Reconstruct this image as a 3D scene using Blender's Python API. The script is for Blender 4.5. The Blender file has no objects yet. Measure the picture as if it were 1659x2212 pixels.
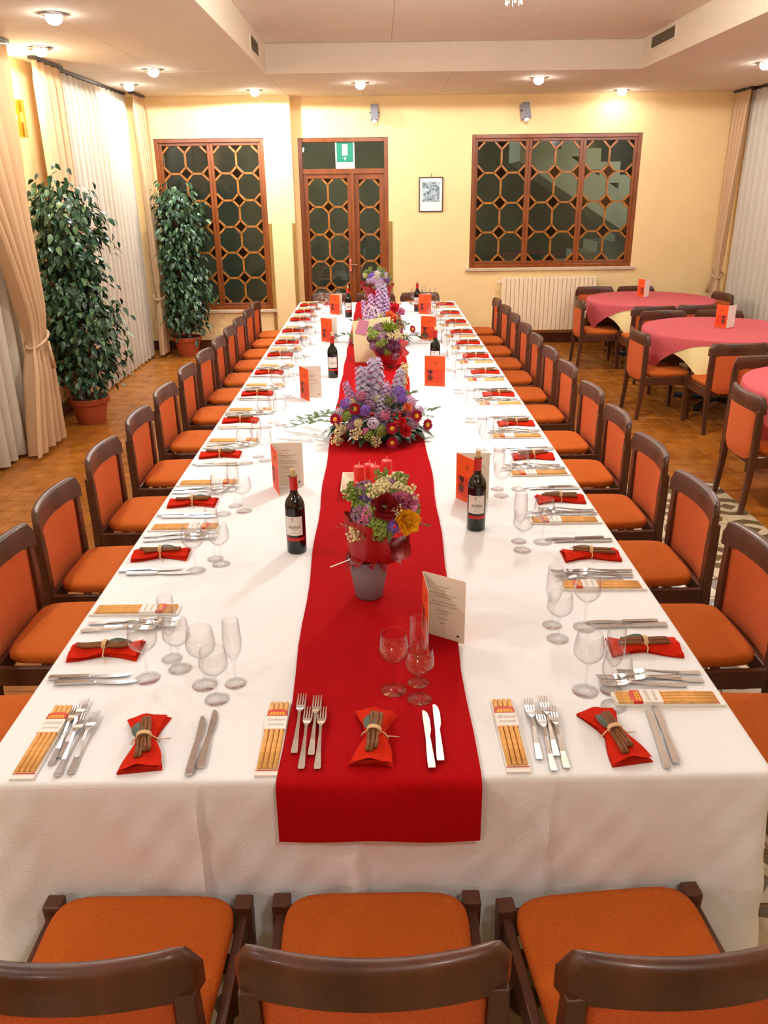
import bpy, math, random
from mathutils import Vector, Matrix, Euler

# ------------------------------------------------------------------ camera, world, lights, exposure
SC = bpy.context.scene
COL = SC.collection
PI = math.pi

def build_camera():
    yaw, pitch, roll = 0.002237, 0.380720, 0.013034
    f = Vector((math.sin(yaw)*math.cos(pitch), math.cos(yaw)*math.cos(pitch), -math.sin(pitch)))
    r0 = Vector((math.cos(yaw), -math.sin(yaw), 0)); u0 = r0.cross(f)
    r = r0*math.cos(roll) - u0*math.sin(roll); u = r.cross(f)
    cd = bpy.data.cameras.new('camera'); cd.sensor_fit = 'VERTICAL'; cd.sensor_height = 24
    cd.lens = 1748.4/2212*24; cd.clip_start = .05; cd.clip_end = 100
    co = bpy.data.objects.new('camera', cd); COL.objects.link(co)
    M = Matrix(((r.x, u.x, -f.x, .0307), (r.y, u.y, -f.y, -1.553), (r.z, u.z, -f.z, 2.057), (0, 0, 0, 1)))
    co.matrix_world = M
    SC.camera = co
build_camera()

W = bpy.data.worlds.new('night'); SC.world = W; W.use_nodes = True
W.node_tree.nodes['Background'].inputs[0].default_value = (.05, .06, .08, 1)
W.node_tree.nodes['Background'].inputs[1].default_value = .05
vs = SC.view_settings
vs.view_transform = 'Standard'; vs.look = 'None'; vs.gamma = 1; vs.use_curve_mapping = False
vs.exposure = 0.45
SC.cycles.max_bounces = 6; SC.cycles.diffuse_bounces = 4; SC.cycles.glossy_bounces = 3
SC.cycles.transmission_bounces = 4; SC.cycles.transparent_max_bounces = 28
SC.cycles.use_adaptive_sampling = True; SC.cycles.adaptive_threshold = .12; SC.cycles.adaptive_min_samples = 16
SC.cycles.caustics_reflective = False; SC.cycles.caustics_refractive = False
SC.cycles.sample_clamp_indirect = 6.0

DOWN_W = 56.0       # one recessed lamp
CHAND_W = 120.0     # one chandelier
WARM = (1.0, .985, .96)
COOL = (.94, .97, 1.0)
ZS = 3.15           # soffit height
ZC = 3.42           # centre ceiling height
# recessed lamps (x, y): those in the photo first, then the rows going on unseen, the last lamp added for camera-side light
DOWNLIGHTS = [(-2.095, 4.64), (-2.70, 5.97), (-2.13, 7.33), (-2.70, 8.51), (-1.412, 9.21), (-.15, 8.62), (1.80, 8.37), (3.08, 9.70), (3.84, 7.39)]
DOWN_HIDDEN = [(-2.1, 1.95), (-2.1, -.75), (3.84, 4.7), (3.84, 2.0), (-2.1, -3.45)]
CHANDELIERS = [(.82, 3.8), (.82, -1.7)]  # the second is unseen, added to light the table's near end

random.seed(7)
# ------------------------------------------------------------------ helpers
def srgb(r, g, b):
    def c(v):
        v /= 255.0
        return v/12.92 if v <= .04045 else ((v+.055)/1.055)**2.4
    return (c(r), c(g), c(b), 1)

class MB:
    def __init__(s): s.v = []; s.f = []; s.m = []; s.cm = 0
    def add(s, vs, fs):
        o = len(s.v); s.v += [tuple(p) for p in vs]
        s.f += [tuple(i+o for i in f) for f in fs]; s.m += [s.cm]*len(fs)
        return s
    def box(s, x0, x1, y0, y1, z0, z1, M=None):
        vs = [(x, y, z) for z in (z0, z1) for y in (y0, y1) for x in (x0, x1)]
        if M: vs = [M @ Vector(p) for p in vs]
        return s.add(vs, [(0, 2, 3, 1), (4, 5, 7, 6), (0, 1, 5, 4), (2, 6, 7, 3), (0, 4, 6, 2), (1, 3, 7, 5)])
    def cbox(s, c, d, M=None):
        return s.box(c[0]-d[0]/2, c[0]+d[0]/2, c[1]-d[1]/2, c[1]+d[1]/2, c[2]-d[2]/2, c[2]+d[2]/2, M)
    def bar(s, a, b, w, h, up=(0, 0, 1)):
        a = Vector(a); b = Vector(b); d = b-a; L = d.length; d.normalize(); up = Vector(up)
        sx = d.cross(up).normalized(); uz = sx.cross(d)
        M = Matrix((( sx.x, d.x, uz.x, a.x), (sx.y, d.y, uz.y, a.y), (sx.z, d.z, uz.z, a.z), (0, 0, 0, 1)))
        return s.box(-w/2, w/2, 0, L, -h/2, h/2, M)
    def tube(s, pts, rad, n=8, cap=True):
        pts = [Vector(p) for p in pts]; k = len(pts)
        if not isinstance(rad, (list, tuple)): rad = [rad]*k
        vs = []; ref = Vector((0, 0, 1))
        for i, p in enumerate(pts):
            d = (pts[min(i+1, k-1)]-pts[max(i-1, 0)]).normalized()
            if i == 0:
                ref = Vector((0, 0, 1)) if abs(d.z) < .9 else Vector((1, 0, 0))
            sx = d.cross(ref).normalized(); sy = sx.cross(d); ref = sy
            for j in range(n):
                a = 2*PI*j/n; vs.append(p + (sx*math.cos(a)+sy*math.sin(a))*rad[i])
        fs = [(i*n+j, i*n+(j+1) % n, (i+1)*n+(j+1) % n, (i+1)*n+j) for i in range(k-1) for j in range(n)]
        if cap: fs += [tuple(range(n))[::-1], tuple((k-1)*n+j for j in range(n))]
        return s.add(vs, fs)
    def lathe(s, prof, n=24, c=(0, 0, 0), M=None):
        vs = [Vector((r*math.cos(2*PI*j/n)+c[0], r*math.sin(2*PI*j/n)+c[1], z+c[2])) for r, z in prof for j in range(n)]
        if M: vs = [M @ p for p in vs]
        k = len(prof)
        return s.add(vs, [(i*n+j, i*n+(j+1) % n, (i+1)*n+(j+1) % n, (i+1)*n+j) for i in range(k-1) for j in range(n)])
    def grid(s, fn, nu, nv, cu=False):
        vs = [fn(i/nu, j/nv) for j in range(nv+1) for i in range(nu + (0 if cu else 1))]
        w = nu if cu else nu+1
        fs = [(j*w+i, j*w+(i+1) % w, (j+1)*w+(i+1) % w, (j+1)*w+i) for j in range(nv) for i in range(nu)]
        return s.add(vs, fs)
    def prism(s, outline, z0, z1, M=None):
        n = len(outline)
        vs = [(x, y, z0) for x, y in outline]+[(x, y, z1) for x, y in outline]
        if M: vs = [M @ Vector(p) for p in vs]
        return s.add(vs, [tuple(range(n))[::-1], tuple(range(n, 2*n))]+[(i, (i+1) % n, n+(i+1) % n, n+i) for i in range(n)])
    def sphere(s, c, r, nu=10, nv=6, sc=(1, 1, 1)):
        def f(u, v):
            a = 2*PI*u; b = PI*(v-.5)
            return (c[0]+r*sc[0]*math.cos(a)*math.cos(b), c[1]+r*sc[1]*math.sin(a)*math.cos(b), c[2]+r*sc[2]*math.sin(b))
        return s.grid(f, nu, nv, True)
    def mesh(s, name, mats, smooth=False, bevel=0):
        me = bpy.data.meshes.new(name); me.from_pydata(s.v, [], s.f)
        for m in (mats if isinstance(mats, (list, tuple)) else [mats]): me.materials.append(m)
        me.polygons.foreach_set('material_index', s.m)
        if smooth: me.polygons.foreach_set('use_smooth', [True]*len(me.polygons))
        me.update()
        return me
    def build(s, name, mats, parent=None, smooth=False, loc=None, angle=None, bevel=0):
        o = obj(name, s.mesh(name, mats, smooth), parent, loc)
        if angle is not None and smooth: auto_smooth(o.data, angle)
        if bevel: bev(o, bevel)
        return o

def auto_smooth(me, deg):
    import bmesh
    bm = bmesh.new(); bm.from_mesh(me)
    lim = math.radians(deg)
    for e in bm.edges:
        if len(e.link_faces) == 2 and e.calc_face_angle(0) > lim: e.smooth = False
    bm.to_mesh(me); bm.free()

def bev(o, w, seg=2):
    m = o.modifiers.new('bevel', 'BEVEL'); m.width = w; m.segments = seg; m.limit_method = 'ANGLE'; m.angle_limit = math.radians(40)

def obj(name, me, parent=None, loc=None, rot=None, scale=None):
    o = bpy.data.objects.new(name, me); COL.objects.link(o)
    if parent: o.parent = parent
    if loc is not None: o.location = loc
    if rot is not None: o.rotation_euler = rot
    if scale is not None: o.scale = scale if isinstance(scale, (tuple, list)) else (scale,)*3
    return o

def tag(o, label, cat, group=None):
    o['label'] = label; o['category'] = cat
    if group: o['group'] = group
    return o
def thing(name, label, cat, loc=(0, 0, 0), rz=0, group=None):
    o = bpy.data.objects.new(name, None); COL.objects.link(o); o.location = loc; o.rotation_euler = (0, 0, rz)
    o.empty_display_size = .05
    return tag(o, label, cat, group)
def struct(o, label=None):
    o['kind'] = 'structure'
    if label: o['label'] = label
    return o
def copy_tree(src, parent=None):
    c = src.copy(); COL.objects.link(c); c.parent = parent
    for ch in src.children: copy_tree(ch, c)
    return c

_txt = {}
def text_mesh(body, size, mat, shear=0, align='CENTER'):
    key = (body, size, mat.name, shear, align)
    if key not in _txt:
        cu = bpy.data.curves.new('lettering', 'FONT'); cu.body = body; cu.size = size; cu.align_x = align; cu.align_y = 'CENTER'; cu.shear = shear
        cu.resolution_u = 3
        o = bpy.data.objects.new('lettering', cu); COL.objects.link(o)
        dg = bpy.context.evaluated_depsgraph_get()
        me = bpy.data.meshes.new_from_object(o.evaluated_get(dg)); me.materials.clear(); me.materials.append(mat)
        bpy.data.objects.remove(o); bpy.data.curves.remove(cu)
        _txt[key] = me
    return _txt[key]

# ------------------------------------------------------------------ materials
MATS = {}
def mat(name, col, rough=.6, metal=0, spec=.5, bump=0, bscale=40, var=0, vscale=6, trans=0, sheen=0, coat=0, emit=None, estr=0, detail=4, stretch=None):
    m = bpy.data.materials.new(name); m.use_nodes = True; nt = m.node_tree; b = nt.nodes['Principled BSDF']
    b.inputs['Base Color'].default_value = col; b.inputs['Roughness'].default_value = rough; b.inputs['Metallic'].default_value = metal
    b.inputs['Specular IOR Level'].default_value = spec
    if sheen: b.inputs['Sheen Weight'].default_value = sheen
    if coat: b.inputs['Coat Weight'].default_value = coat; b.inputs['Coat Roughness'].default_value = .12
    if emit: b.inputs['Emission Color'].default_value = emit; b.inputs['Emission Strength'].default_value = estr
    if bump or var:
        tc = nt.nodes.new('ShaderNodeTexCoord'); mp = nt.nodes.new('ShaderNodeMapping'); nt.links.new(tc.outputs['Object'], mp.inputs[0])
        if stretch: mp.inputs['Scale'].default_value = stretch
    if var:
        n = nt.nodes.new('ShaderNodeTexNoise'); n.inputs['Scale'].default_value = vscale; n.inputs['Detail'].default_value = detail
        nt.links.new(mp.outputs[0], n.inputs['Vector'])
        mr = nt.nodes.new('ShaderNodeMapRange'); mr.inputs[1].default_value = .3; mr.inputs[2].default_value = .7
        mr.inputs[3].default_value = 1-var; mr.inputs[4].default_value = 1+var
        nt.links.new(n.outputs[0], mr.inputs[0])
        hs = nt.nodes.new('ShaderNodeHueSaturation'); hs.inputs['Color'].default_value = col
        nt.links.new(mr.outputs[0], hs.inputs['Value']); nt.links.new(hs.outputs[0], b.inputs['Base Color'])
    if bump:
        n2 = nt.nodes.new('ShaderNodeTexNoise'); n2.inputs['Scale'].default_value = bscale; n2.inputs['Detail'].default_value = 3
        nt.links.new(mp.outputs[0], n2.inputs['Vector'])
        bp = nt.nodes.new('ShaderNodeBump'); bp.inputs['Strength'].default_value = bump; bp.inputs['Distance'].default_value = .01
        nt.links.new(n2.outputs[0], bp.inputs['Height']); nt.links.new(bp.outputs[0], b.inputs['Normal'])
    MATS[name] = m
    return m

def glass_mat(name, tint=(1, 1, 1, 1), ior=1.45, rough=.0, edge=.0):
    # thin clear glass: lets light straight through, mirrors by Fresnel
    m = bpy.data.materials.new(name); m.use_nodes = True; nt = m.node_tree; nt.nodes.clear()
    out = nt.nodes.new('ShaderNodeOutputMaterial'); mix = nt.nodes.new('ShaderNodeMixShader')
    tr = nt.nodes.new('ShaderNodeBsdfTransparent'); gl = nt.nodes.new('ShaderNodeBsdfGlossy'); lwf = nt.nodes.new('ShaderNodeLayerWeight'); lwf.inputs[0].default_value = .5
    pw = nt.nodes.new('ShaderNodeMath'); pw.operation = 'POWER'; pw.inputs[1].default_value = 4.0
    fr = nt.nodes.new('ShaderNodeMath'); fr.operation = 'MULTIPLY_ADD'; fr.inputs[1].default_value = .75; fr.inputs[2].default_value = ((ior-1)/(ior+1))**2
    nt.links.new(lwf.outputs['Facing'], pw.inputs[0]); nt.links.new(pw.outputs[0], fr.inputs[0])
    gl.inputs['Roughness'].default_value = rough
    tr.inputs[0].default_value = tint
    if edge:
        lw = nt.nodes.new('ShaderNodeLayerWeight'); lw.inputs[0].default_value = .35
        cr = nt.nodes.new('ShaderNodeMix'); cr.data_type = 'RGBA'
        cr.inputs[6].default_value = tint; cr.inputs[7].default_value = (tint[0]*(1-edge), tint[1]*(1-edge), tint[2]*(1-edge), 1)
        nt.links.new(lw.outputs['Facing'], cr.inputs[0]); nt.links.new(cr.outputs[2], tr.inputs[0])
    nt.links.new(fr.outputs[0], mix.inputs[0]); nt.links.new(tr.outputs[0], mix.inputs[1]); nt.links.new(gl.outputs[0], mix.inputs[2])
    nt.links.new(mix.outputs[0], out.inputs[0])
    return m

def cloth_mat(name, col, transl=.4, bump=.15, bscale=300, rough=.9):
    m = bpy.data.materials.new(name); m.use_nodes = True; nt = m.node_tree; nt.nodes.clear()
    out = nt.nodes.new('ShaderNodeOutputMaterial'); mix = nt.nodes.new('ShaderNodeMixShader'); mix.inputs[0].default_value = transl
    d = nt.nodes.new('ShaderNodeBsdfDiffuse'); t = nt.nodes.new('ShaderNodeBsdfTranslucent')
    d.inputs[0].default_value = col; t.inputs[0].default_value = col
    tc = nt.nodes.new('ShaderNodeTexCoord'); n = nt.nodes.new('ShaderNodeTexNoise'); n.inputs['Scale'].default_value = bscale
    bp = nt.nodes.new('ShaderNodeBump'); bp.inputs['Strength'].default_value = bump; bp.inputs['Distance'].default_value = .005
    nt.links.new(tc.outputs['Object'], n.inputs['Vector']); nt.links.new(n.outputs[0], bp.inputs['Height'])
    nt.links.new(bp.outputs[0], d.inputs['Normal'])
    nt.links.new(d.outputs[0], mix.inputs[1]); nt.links.new(t.outputs[0], mix.inputs[2]); nt.links.new(mix.outputs[0], out.inputs[0])
    return m

M_wall = mat('wall_paint', srgb(240, 208, 150), .85, bump=.25, bscale=60, var=.03, vscale=3)
M_ceil = mat('ceiling_board', srgb(224, 212, 196), .9, bump=.3, bscale=90, var=.03, vscale=2)
M_soff = mat('soffit_face', srgb(228, 216, 196), .85, bump=.1, bscale=60)
M_wood = mat('chair_wood', srgb(82, 44, 26), .42, bump=.06, bscale=60, var=.35, vscale=9, coat=.12, stretch=(1, 1, .3))
M_orange = mat('orange_fabric', srgb(202, 100, 34), .92, spec=.2, bump=.5, bscale=420, var=.14, vscale=220)
M_orangeb = mat('orange_back_fabric', srgb(208, 99, 50), .92, spec=.2, bump=.5, bscale=420, var=.14, vscale=220)
M_winwood = mat('window_wood', srgb(130, 64, 14), .32, bump=.05, bscale=50, var=.25, vscale=14, coat=.15, stretch=(1, 1, .2))
M_lattice = mat('lattice_wood', srgb(160, 98, 26), .34, var=.25, vscale=12, coat=.1)
M_guard = mat('guard_wood', srgb(150, 112, 44), .5)
M_sill = mat('sill_marble', srgb(200, 176, 150), .3, var=.12, vscale=20)
M_base = mat('skirting', srgb(86, 44, 22), .35, var=.15, vscale=10)
M_white = mat('white_linen', srgb(240, 240, 242), .85, spec=.15, bump=.25, bscale=260)
M_runner = mat('red_felt', srgb(176, 10, 18), .95, spec=.08, bump=.4, bscale=500, var=.08, vscale=120)
M_steel = mat('steel', (.62, .61, .60, 1), .16, 1.0)
M_chrome = mat('chrome', (.8, .8, .8, 1), .08, 1.0)
M_napkin = mat('red_orange_napkin', srgb(214, 42, 18), .95, spec=.1, bump=.5, bscale=350, var=.08, vscale=60)
M_cinn = mat('cinnamon_bark', srgb(128, 76, 34), .75, bump=.4, bscale=120, var=.25, vscale=40)
M_raffia = mat('raffia', srgb(226, 186, 140), .8)
M_bay = mat('bay_leaf', srgb(40, 56, 22), .5, var=.2, vscale=30)
M_paper = mat('white_paper', srgb(240, 234, 226), .7)
M_bread = mat('breadstick', srgb(230, 172, 96), .7, var=.15, vscale=60)
M_pred = mat('packet_red', srgb(206, 62, 26), .6)
M_pyel = mat('packet_yellow', srgb(246, 196, 40), .6)
M_ink = mat('print_ink', srgb(96, 78, 70), .8)
M_inkl = mat('print_ink_light', srgb(168, 148, 132), .8)
M_card = mat('menu_card', srgb(232, 218, 202), .7)
M_cover = mat('menu_orange', srgb(238, 82, 14), .55, var=.05, vscale=30)
M_cover2 = mat('menu_orange_dark', srgb(214, 58, 10), .55, var=.08, vscale=40)
M_cprint = mat('menu_print_purple', srgb(84, 22, 40), .6)
M_cprint2 = mat('menu_print_brown', srgb(104, 40, 14), .6)
M_bottle = mat('dark_bottle_glass', (.006, .007, .006, 1), .06, spec=.6)
M_cork = mat('cork', srgb(206, 176, 128), .9, var=.12, vscale=80)
M_foil = mat('red_foil', srgb(196, 34, 26), .4)
M_label = mat('bottle_label', srgb(226, 220, 214), .6)
M_vase = mat('grey_vase', srgb(126, 118, 128), .55)
M_rpaper = mat('red_tissue', srgb(160, 8, 16), .6, bump=.5, bscale=22)
M_candle = mat('red_candle', srgb(224, 38, 30), .45)
M_wick = mat('wick', srgb(240, 214, 190), .9)
M_cer = mat('cream_ceramic', srgb(236, 226, 200), .25)
M_bag = mat('cream_paper_bag', srgb(236, 222, 178), .75, bump=.1, bscale=20)
M_pink = mat('pink_tag', srgb(206, 132, 160), .7)
M_handle = mat('bag_handle', srgb(240, 222, 214), .7)
M_rad = mat('radiator_enamel', srgb(240, 216, 180), .4)
M_terra = mat('terracotta_pot', srgb(172, 78, 44), .6, var=.08, vscale=8)
M_soil = mat('soil', srgb(60, 40, 26), .95)
M_bark = mat('bark', srgb(96, 74, 50), .9, var=.2, vscale=30)
M_leafs = [mat('ficus_leaf_%s' % n, srgb(*c), .36, spec=.5) for n, c in (('deep', (36, 64, 42)), ('mid', (58, 90, 56)), ('pale', (96, 126, 84)))]
M_pinkcloth = mat('pink_damask', srgb(200, 90, 94), .8, spec=.2, bump=.2, bscale=200, var=.06, vscale=30)
M_cream = mat('cream_linen', srgb(238, 220, 160), .85, spec=.2)
M_black = mat('black_metal', srgb(28, 24, 22), .4)
M_greylamp = mat('grey_lamp_housing', srgb(136, 134, 140), .5)
M_bulbw = mat('white_bulb', srgb(244, 240, 232), .3)
M_green = mat('sign_green', srgb(0, 128, 98), .5)
M_signw = mat('sign_white', srgb(246, 242, 232), .5)
M_vent = mat('vent_dark', srgb(116, 104, 84), .5)
M_bulb = mat('lamp_bulb', (1, 1, 1, 1), .3, emit=(1, .96, .9, 1), estr=60)
M_bulbamb = mat('amber_bulb', (1, .9, .7, 1), .3, emit=(1, .86, .55, 1), estr=22)
M_brass = mat('brass', srgb(184, 140, 60), .3, 1.0)
M_plaster = mat('stair_plaster', srgb(190, 190, 176), .9)
M_dark = mat('stair_soffit', srgb(70, 66, 56), .9)
M_yard = mat('yard_wall', srgb(112, 110, 94), .9, var=.2, vscale=2)
M_yardf = mat('yard_floor', srgb(80, 72, 60), .9)
M_frame = mat('picture_frame', srgb(46, 32, 26), .4)
G_glass = glass_mat('drinking_glass', (.998, .998, .998, 1), 1.5, .02, .09)
G_pane = glass_mat('window_pane', (.80, .84, .80, 1), 1.45, .01)
G_diam = glass_mat('diamond_pane', (.44, .27, .15, 1), 1.4, .1)
G_amber = glass_mat('amber_crystal', (.97, .88, .5, 1), 1.6, .05, .4)
G_crystal = glass_mat('crystal', (1, .95, .85, 1), 1.6, .03, .3)
G_wrap = glass_mat('packet_film', (.98, .98, .98, 1), 1.4, .1)
C_sheer = cloth_mat('sheer_curtain', srgb(218, 208, 190), .3)
C_drape = cloth_mat('damask_drape', srgb(210, 174, 134), .12, .3, 120)

def tile_material():
    m = bpy.data.materials.new('terracotta_tile'); m.use_nodes = True; nt = m.node_tree; b = nt.nodes['Principled BSDF']
    oi = nt.nodes.new('ShaderNodeObjectInfo'); tc = nt.nodes.new('ShaderNodeTexCoord'); geo = nt.nodes.new('ShaderNodeNewGeometry')
    n = nt.nodes.new('ShaderNodeTexNoise'); n.inputs['Scale'].default_value = 7; n.inputs['Detail'].default_value = 6
    nt.links.new(geo.outputs['Position'], n.inputs['Vector'])
    vo = nt.nodes.new('ShaderNodeTexWhiteNoise'); vo.noise_dimensions = '2D'
    sn = nt.nodes.new('ShaderNodeVectorMath'); sn.operation = 'SNAP'; sn.inputs[1].default_value = (.2, .2, .2)
    ad = nt.nodes.new('ShaderNodeVectorMath'); ad.operation = 'ADD'; ad.inputs[1].default_value = (20.0, 20.0, .05)
    nt.links.new(geo.outputs['Position'], ad.inputs[0]); nt.links.new(ad.outputs[0], sn.inputs[0]); nt.links.new(sn.outputs[0], vo.inputs['Vector'])
    cr = nt.nodes.new('ShaderNodeValToRGB'); e = cr.color_ramp.elements
    e[0].position = .25; e[0].color = srgb(142, 78, 22); e[1].position = .75; e[1].color = srgb(190, 118, 42)
    nt.links.new(n.outputs[0], cr.inputs[0])
    mr = nt.nodes.new('ShaderNodeMapRange'); mr.inputs[3].default_value = .9; mr.inputs[4].default_value = 1.08
    nt.links.new(vo.outputs[0], mr.inputs[0])
    hs = nt.nodes.new('ShaderNodeHueSaturation'); nt.links.new(cr.outputs[0], hs.inputs['Color']); nt.links.new(mr.outputs[0], hs.inputs['Value'])
    nt.links.new(hs.outputs[0], b.inputs['Base Color'])
    b.inputs['Roughness'].default_value = .22
    bp = nt.nodes.new('ShaderNodeBump'); bp.inputs['Strength'].default_value = .08; bp.inputs['Distance'].default_value = .01
    nt.links.new(n.outputs[0], bp.inputs['Height']); nt.links.new(bp.outputs[0], b.inputs['Normal'])
    return m
M_tile = tile_material()
M_grout = mat('grout', srgb(158, 108, 56), .8)

def mosaic_material():
    # printed cement tiles: pale ground with grey-brown curved medallions, drawn in each tile's own coordinates
    m = bpy.data.materials.new('patterned_tile'); m.use_nodes = True; nt = m.node_tree; b = nt.nodes['Principled BSDF']; L = nt.links
    def N(t, **k):
        n = nt.nodes.new(t)
        for a, v in k.items(): setattr(n, a, v)
        return n
    def math_(op, a, bb=None):
        n = N('ShaderNodeMath', operation=op)
        for i, v in enumerate((a, bb)):
            if v is None: continue
            if isinstance(v, (int, float)): n.inputs[i].default_value = v
            else: L.new(v, n.inputs[i])
        return n.outputs[0]
    geo = N('ShaderNodeNewGeometry'); sp = N('ShaderNodeSeparateXYZ'); L.new(geo.outputs['Position'], sp.inputs[0])
    nz = N('ShaderNodeTexNoise'); nz.inputs['Scale'].default_value = 9; L.new(geo.outputs['Position'], nz.inputs['Vector'])
    wob = math_('MULTIPLY', math_('SUBTRACT', nz.outputs[0], .5), .10)
    fx = math_('PINGPONG', math_('ADD', math_('MULTIPLY', math_('ADD', sp.outputs[0], 20.0), 2.5), wob), .5)
    fy = math_('PINGPONG', math_('ADD', math_('MULTIPLY', math_('ADD', sp.outputs[1], 20.0), 2.5), wob), .5)
    # distance to medallion centre and to the corner
    d1 = math_('SQRT', math_('ADD', math_('POWER', fx, 2.0), math_('POWER', fy, 2.0)))
    gx = math_('SUBTRACT', .5, fx); gy = math_('SUBTRACT', .5, fy)
    d2 = math_('SQRT', math_('ADD', math_('POWER', gx, 2.0), math_('POWER', gy, 2.0)))
    dm = math_('ADD', fx, fy)
    ring = math_('MULTIPLY', math_('GREATER_THAN', d1, .24), math_('LESS_THAN', d1, .40))
    core = math_('LESS_THAN', dm, .15)
    ring2 = math_('MULTIPLY', math_('GREATER_THAN', d2, .10), math_('LESS_THAN', d2, .2))
    s = math_('MINIMUM', math_('ADD', math_('ADD', ring, core), ring2), 1.0)
    mx = N('ShaderNodeMix', data_type='RGBA'); mx.inputs[6].default_value = srgb(206, 190, 158); mx.inputs[7].default_value = srgb(112, 94, 66)
    L.new(s, mx.inputs[0])
    hs = N('ShaderNodeHueSaturation'); mr = N('ShaderNodeMapRange'); mr.inputs[3].default_value = .8; mr.inputs[4].default_value = 1.15
    L.new(nz.outputs[0], mr.inputs[0]); L.new(mr.outputs[0], hs.inputs['Value']); L.new(mx.outputs[2], hs.inputs['Color']); L.new(hs.outputs[0], b.inputs['Base Color'])
    b.inputs['Roughness'].default_value = .25
    return m
M_mosaic = mosaic_material()

def print_material():
    m = bpy.data.materials.new('engraving_print'); m.use_nodes = True; nt = m.node_tree; b = nt.nodes['Principled BSDF']
    tc = nt.nodes.new('ShaderNodeTexCoord'); n = nt.nodes.new('ShaderNodeTexNoise'); n.inputs['Scale'].default_value = 16; n.inputs['Detail'].default_value = 5; n.inputs['Distortion'].default_value = 1.6
    cr = nt.nodes.new('ShaderNodeValToRGB'); e = cr.color_ramp.elements
    e[0].position = .36; e[0].color = srgb(50, 66, 76); e[1].position = .66; e[1].color = srgb(196, 214, 222)
    nt.links.new(tc.outputs['Object'], n.inputs['Vector']); nt.links.new(n.outputs[0], cr.inputs[0]); nt.links.new(cr.outputs[0], b.inputs['Base Color'])
    b.inputs['Roughness'].default_value = .35
    return m
M_print = print_material()

# ------------------------------------------------------------------ room shell
XL, XR, YB, YP, YF = -3.12, 4.76, 10.0, 9.78, -6.0
def wall_with_holes(name, x0, x1, y0, y1, z0, z1, holes, m):
    xs = sorted({x0, x1, *[h[0] for h in holes], *[h[1] for h in holes]}); zs = sorted({z0, z1, *[h[2] for h in holes], *[h[3] for h in holes]})
    b = MB()
    for i in range(len(xs)-1):
        for k in range(len(zs)-1):
            cx, cz = (xs[i]+xs[i+1])/2, (zs[k]+zs[k+1])/2
            if any(h[0] < cx < h[1] and h[2] < cz < h[3] for h in holes): continue
            b.box(xs[i], xs[i+1], y0, y1, zs[k], zs[k+1])
    return struct(b.build(name, m))
W2 = (1.266, 3.486, 1.02, 2.686)     # right window opening x0 x1 z0 z1
D1 = (-1.005, .171, 0, 2.672)        # door opening
W1 = (-2.82, -1.42, .535, 2.67)      # left window opening
wall_with_holes('wall_back', -1.07, XR, YB, YB+.28, 0, 3.5, [W2, D1], M_wall)
wall_with_holes('wall_alcove', XL, -1.065, YP, YB+.28, 0, 3.5, [W1], M_wall)
struct(MB().box(XL-.2, XL, YF, YB+.3, 0, 3.5).build('wall_left', M_wall))
struct(MB().box(XR, XR+.2, YF, YB+.3, 0, 3.5).build('wall_right', M_wall))
struct(MB().box(XL-.2, XR+.2, YF-.2, YF, 0, 3.5).build('wall_front', M_wall))

# ceiling: raised centre, soffits round it, boards let into both
SX0, SX1, SY1, SY0 = -1.085, 2.725, 7.75, -4.8
ceil = struct(MB().box(SX0-.05, SX1+.05, SY0-.05, SY1+.05, ZC+.012, ZC+.1).box(XL-.2, SX0-.02, YF-.2, YB+.3, ZS+.012, 3.6).box(SX1+.02, XR+.2, YF-.2, YB+.3, ZS+.012, 3.6)
              .box(SX0-.02, SX1+.02, SY1+.02, YB+.3, ZS+.012, 3.6).box(SX0-.02, SX1+.02, YF-.2, SY0-.02, ZS+.012, 3.6).build('ceiling', M_ceil))
def panels(x0, x1, y0, y1, z, nx, ny, name='ceiling_panel'):
    dx, dy = (x1-x0)/nx, (y1-y0)/ny
    me = MB().box(-dx/2+.0015, dx/2-.0015, -dy/2+.0015, dy/2-.0015, 0, .012).mesh(name, M_ceil)
    for i in range(nx):
        for j in range(ny):
            obj(name, me, ceil, (x0+dx*(i+.5), y0+dy*(j+.5), z+random.uniform(0, .0015)))
panels(SX0, SX1, SY0, SY1, ZC, 3, 10)
panels(XL, SX0, YF, YB, ZS, 2, 13)
panels(SX1, XR, YF, YB, ZS, 2, 13)
panels(SX0, SX1, SY1, YB, ZS, 4, 3)
panels(SX0, SX1, YF, SY0, ZS, 4, 1)
struct(MB().box(SX0-.02, SX0, SY0, SY1, ZS, ZC+.05).build('trim_1', M_soff))
struct(MB().box(SX1, SX1+.02, SY0, SY1, ZS, ZC+.05).build('trim_2', M_soff))
tb = struct(MB().box(SX0, SX1, SY1+.012, SY1+.02, ZS, ZC+.05).build('trim_3', M_ceil))
for a, b_ in ((SX0, .78), (.783, SX1)): MB().box(a, b_, SY1, SY1+.012, ZS, ZC-.003).build('fascia_board', M_ceil, tb)

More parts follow.
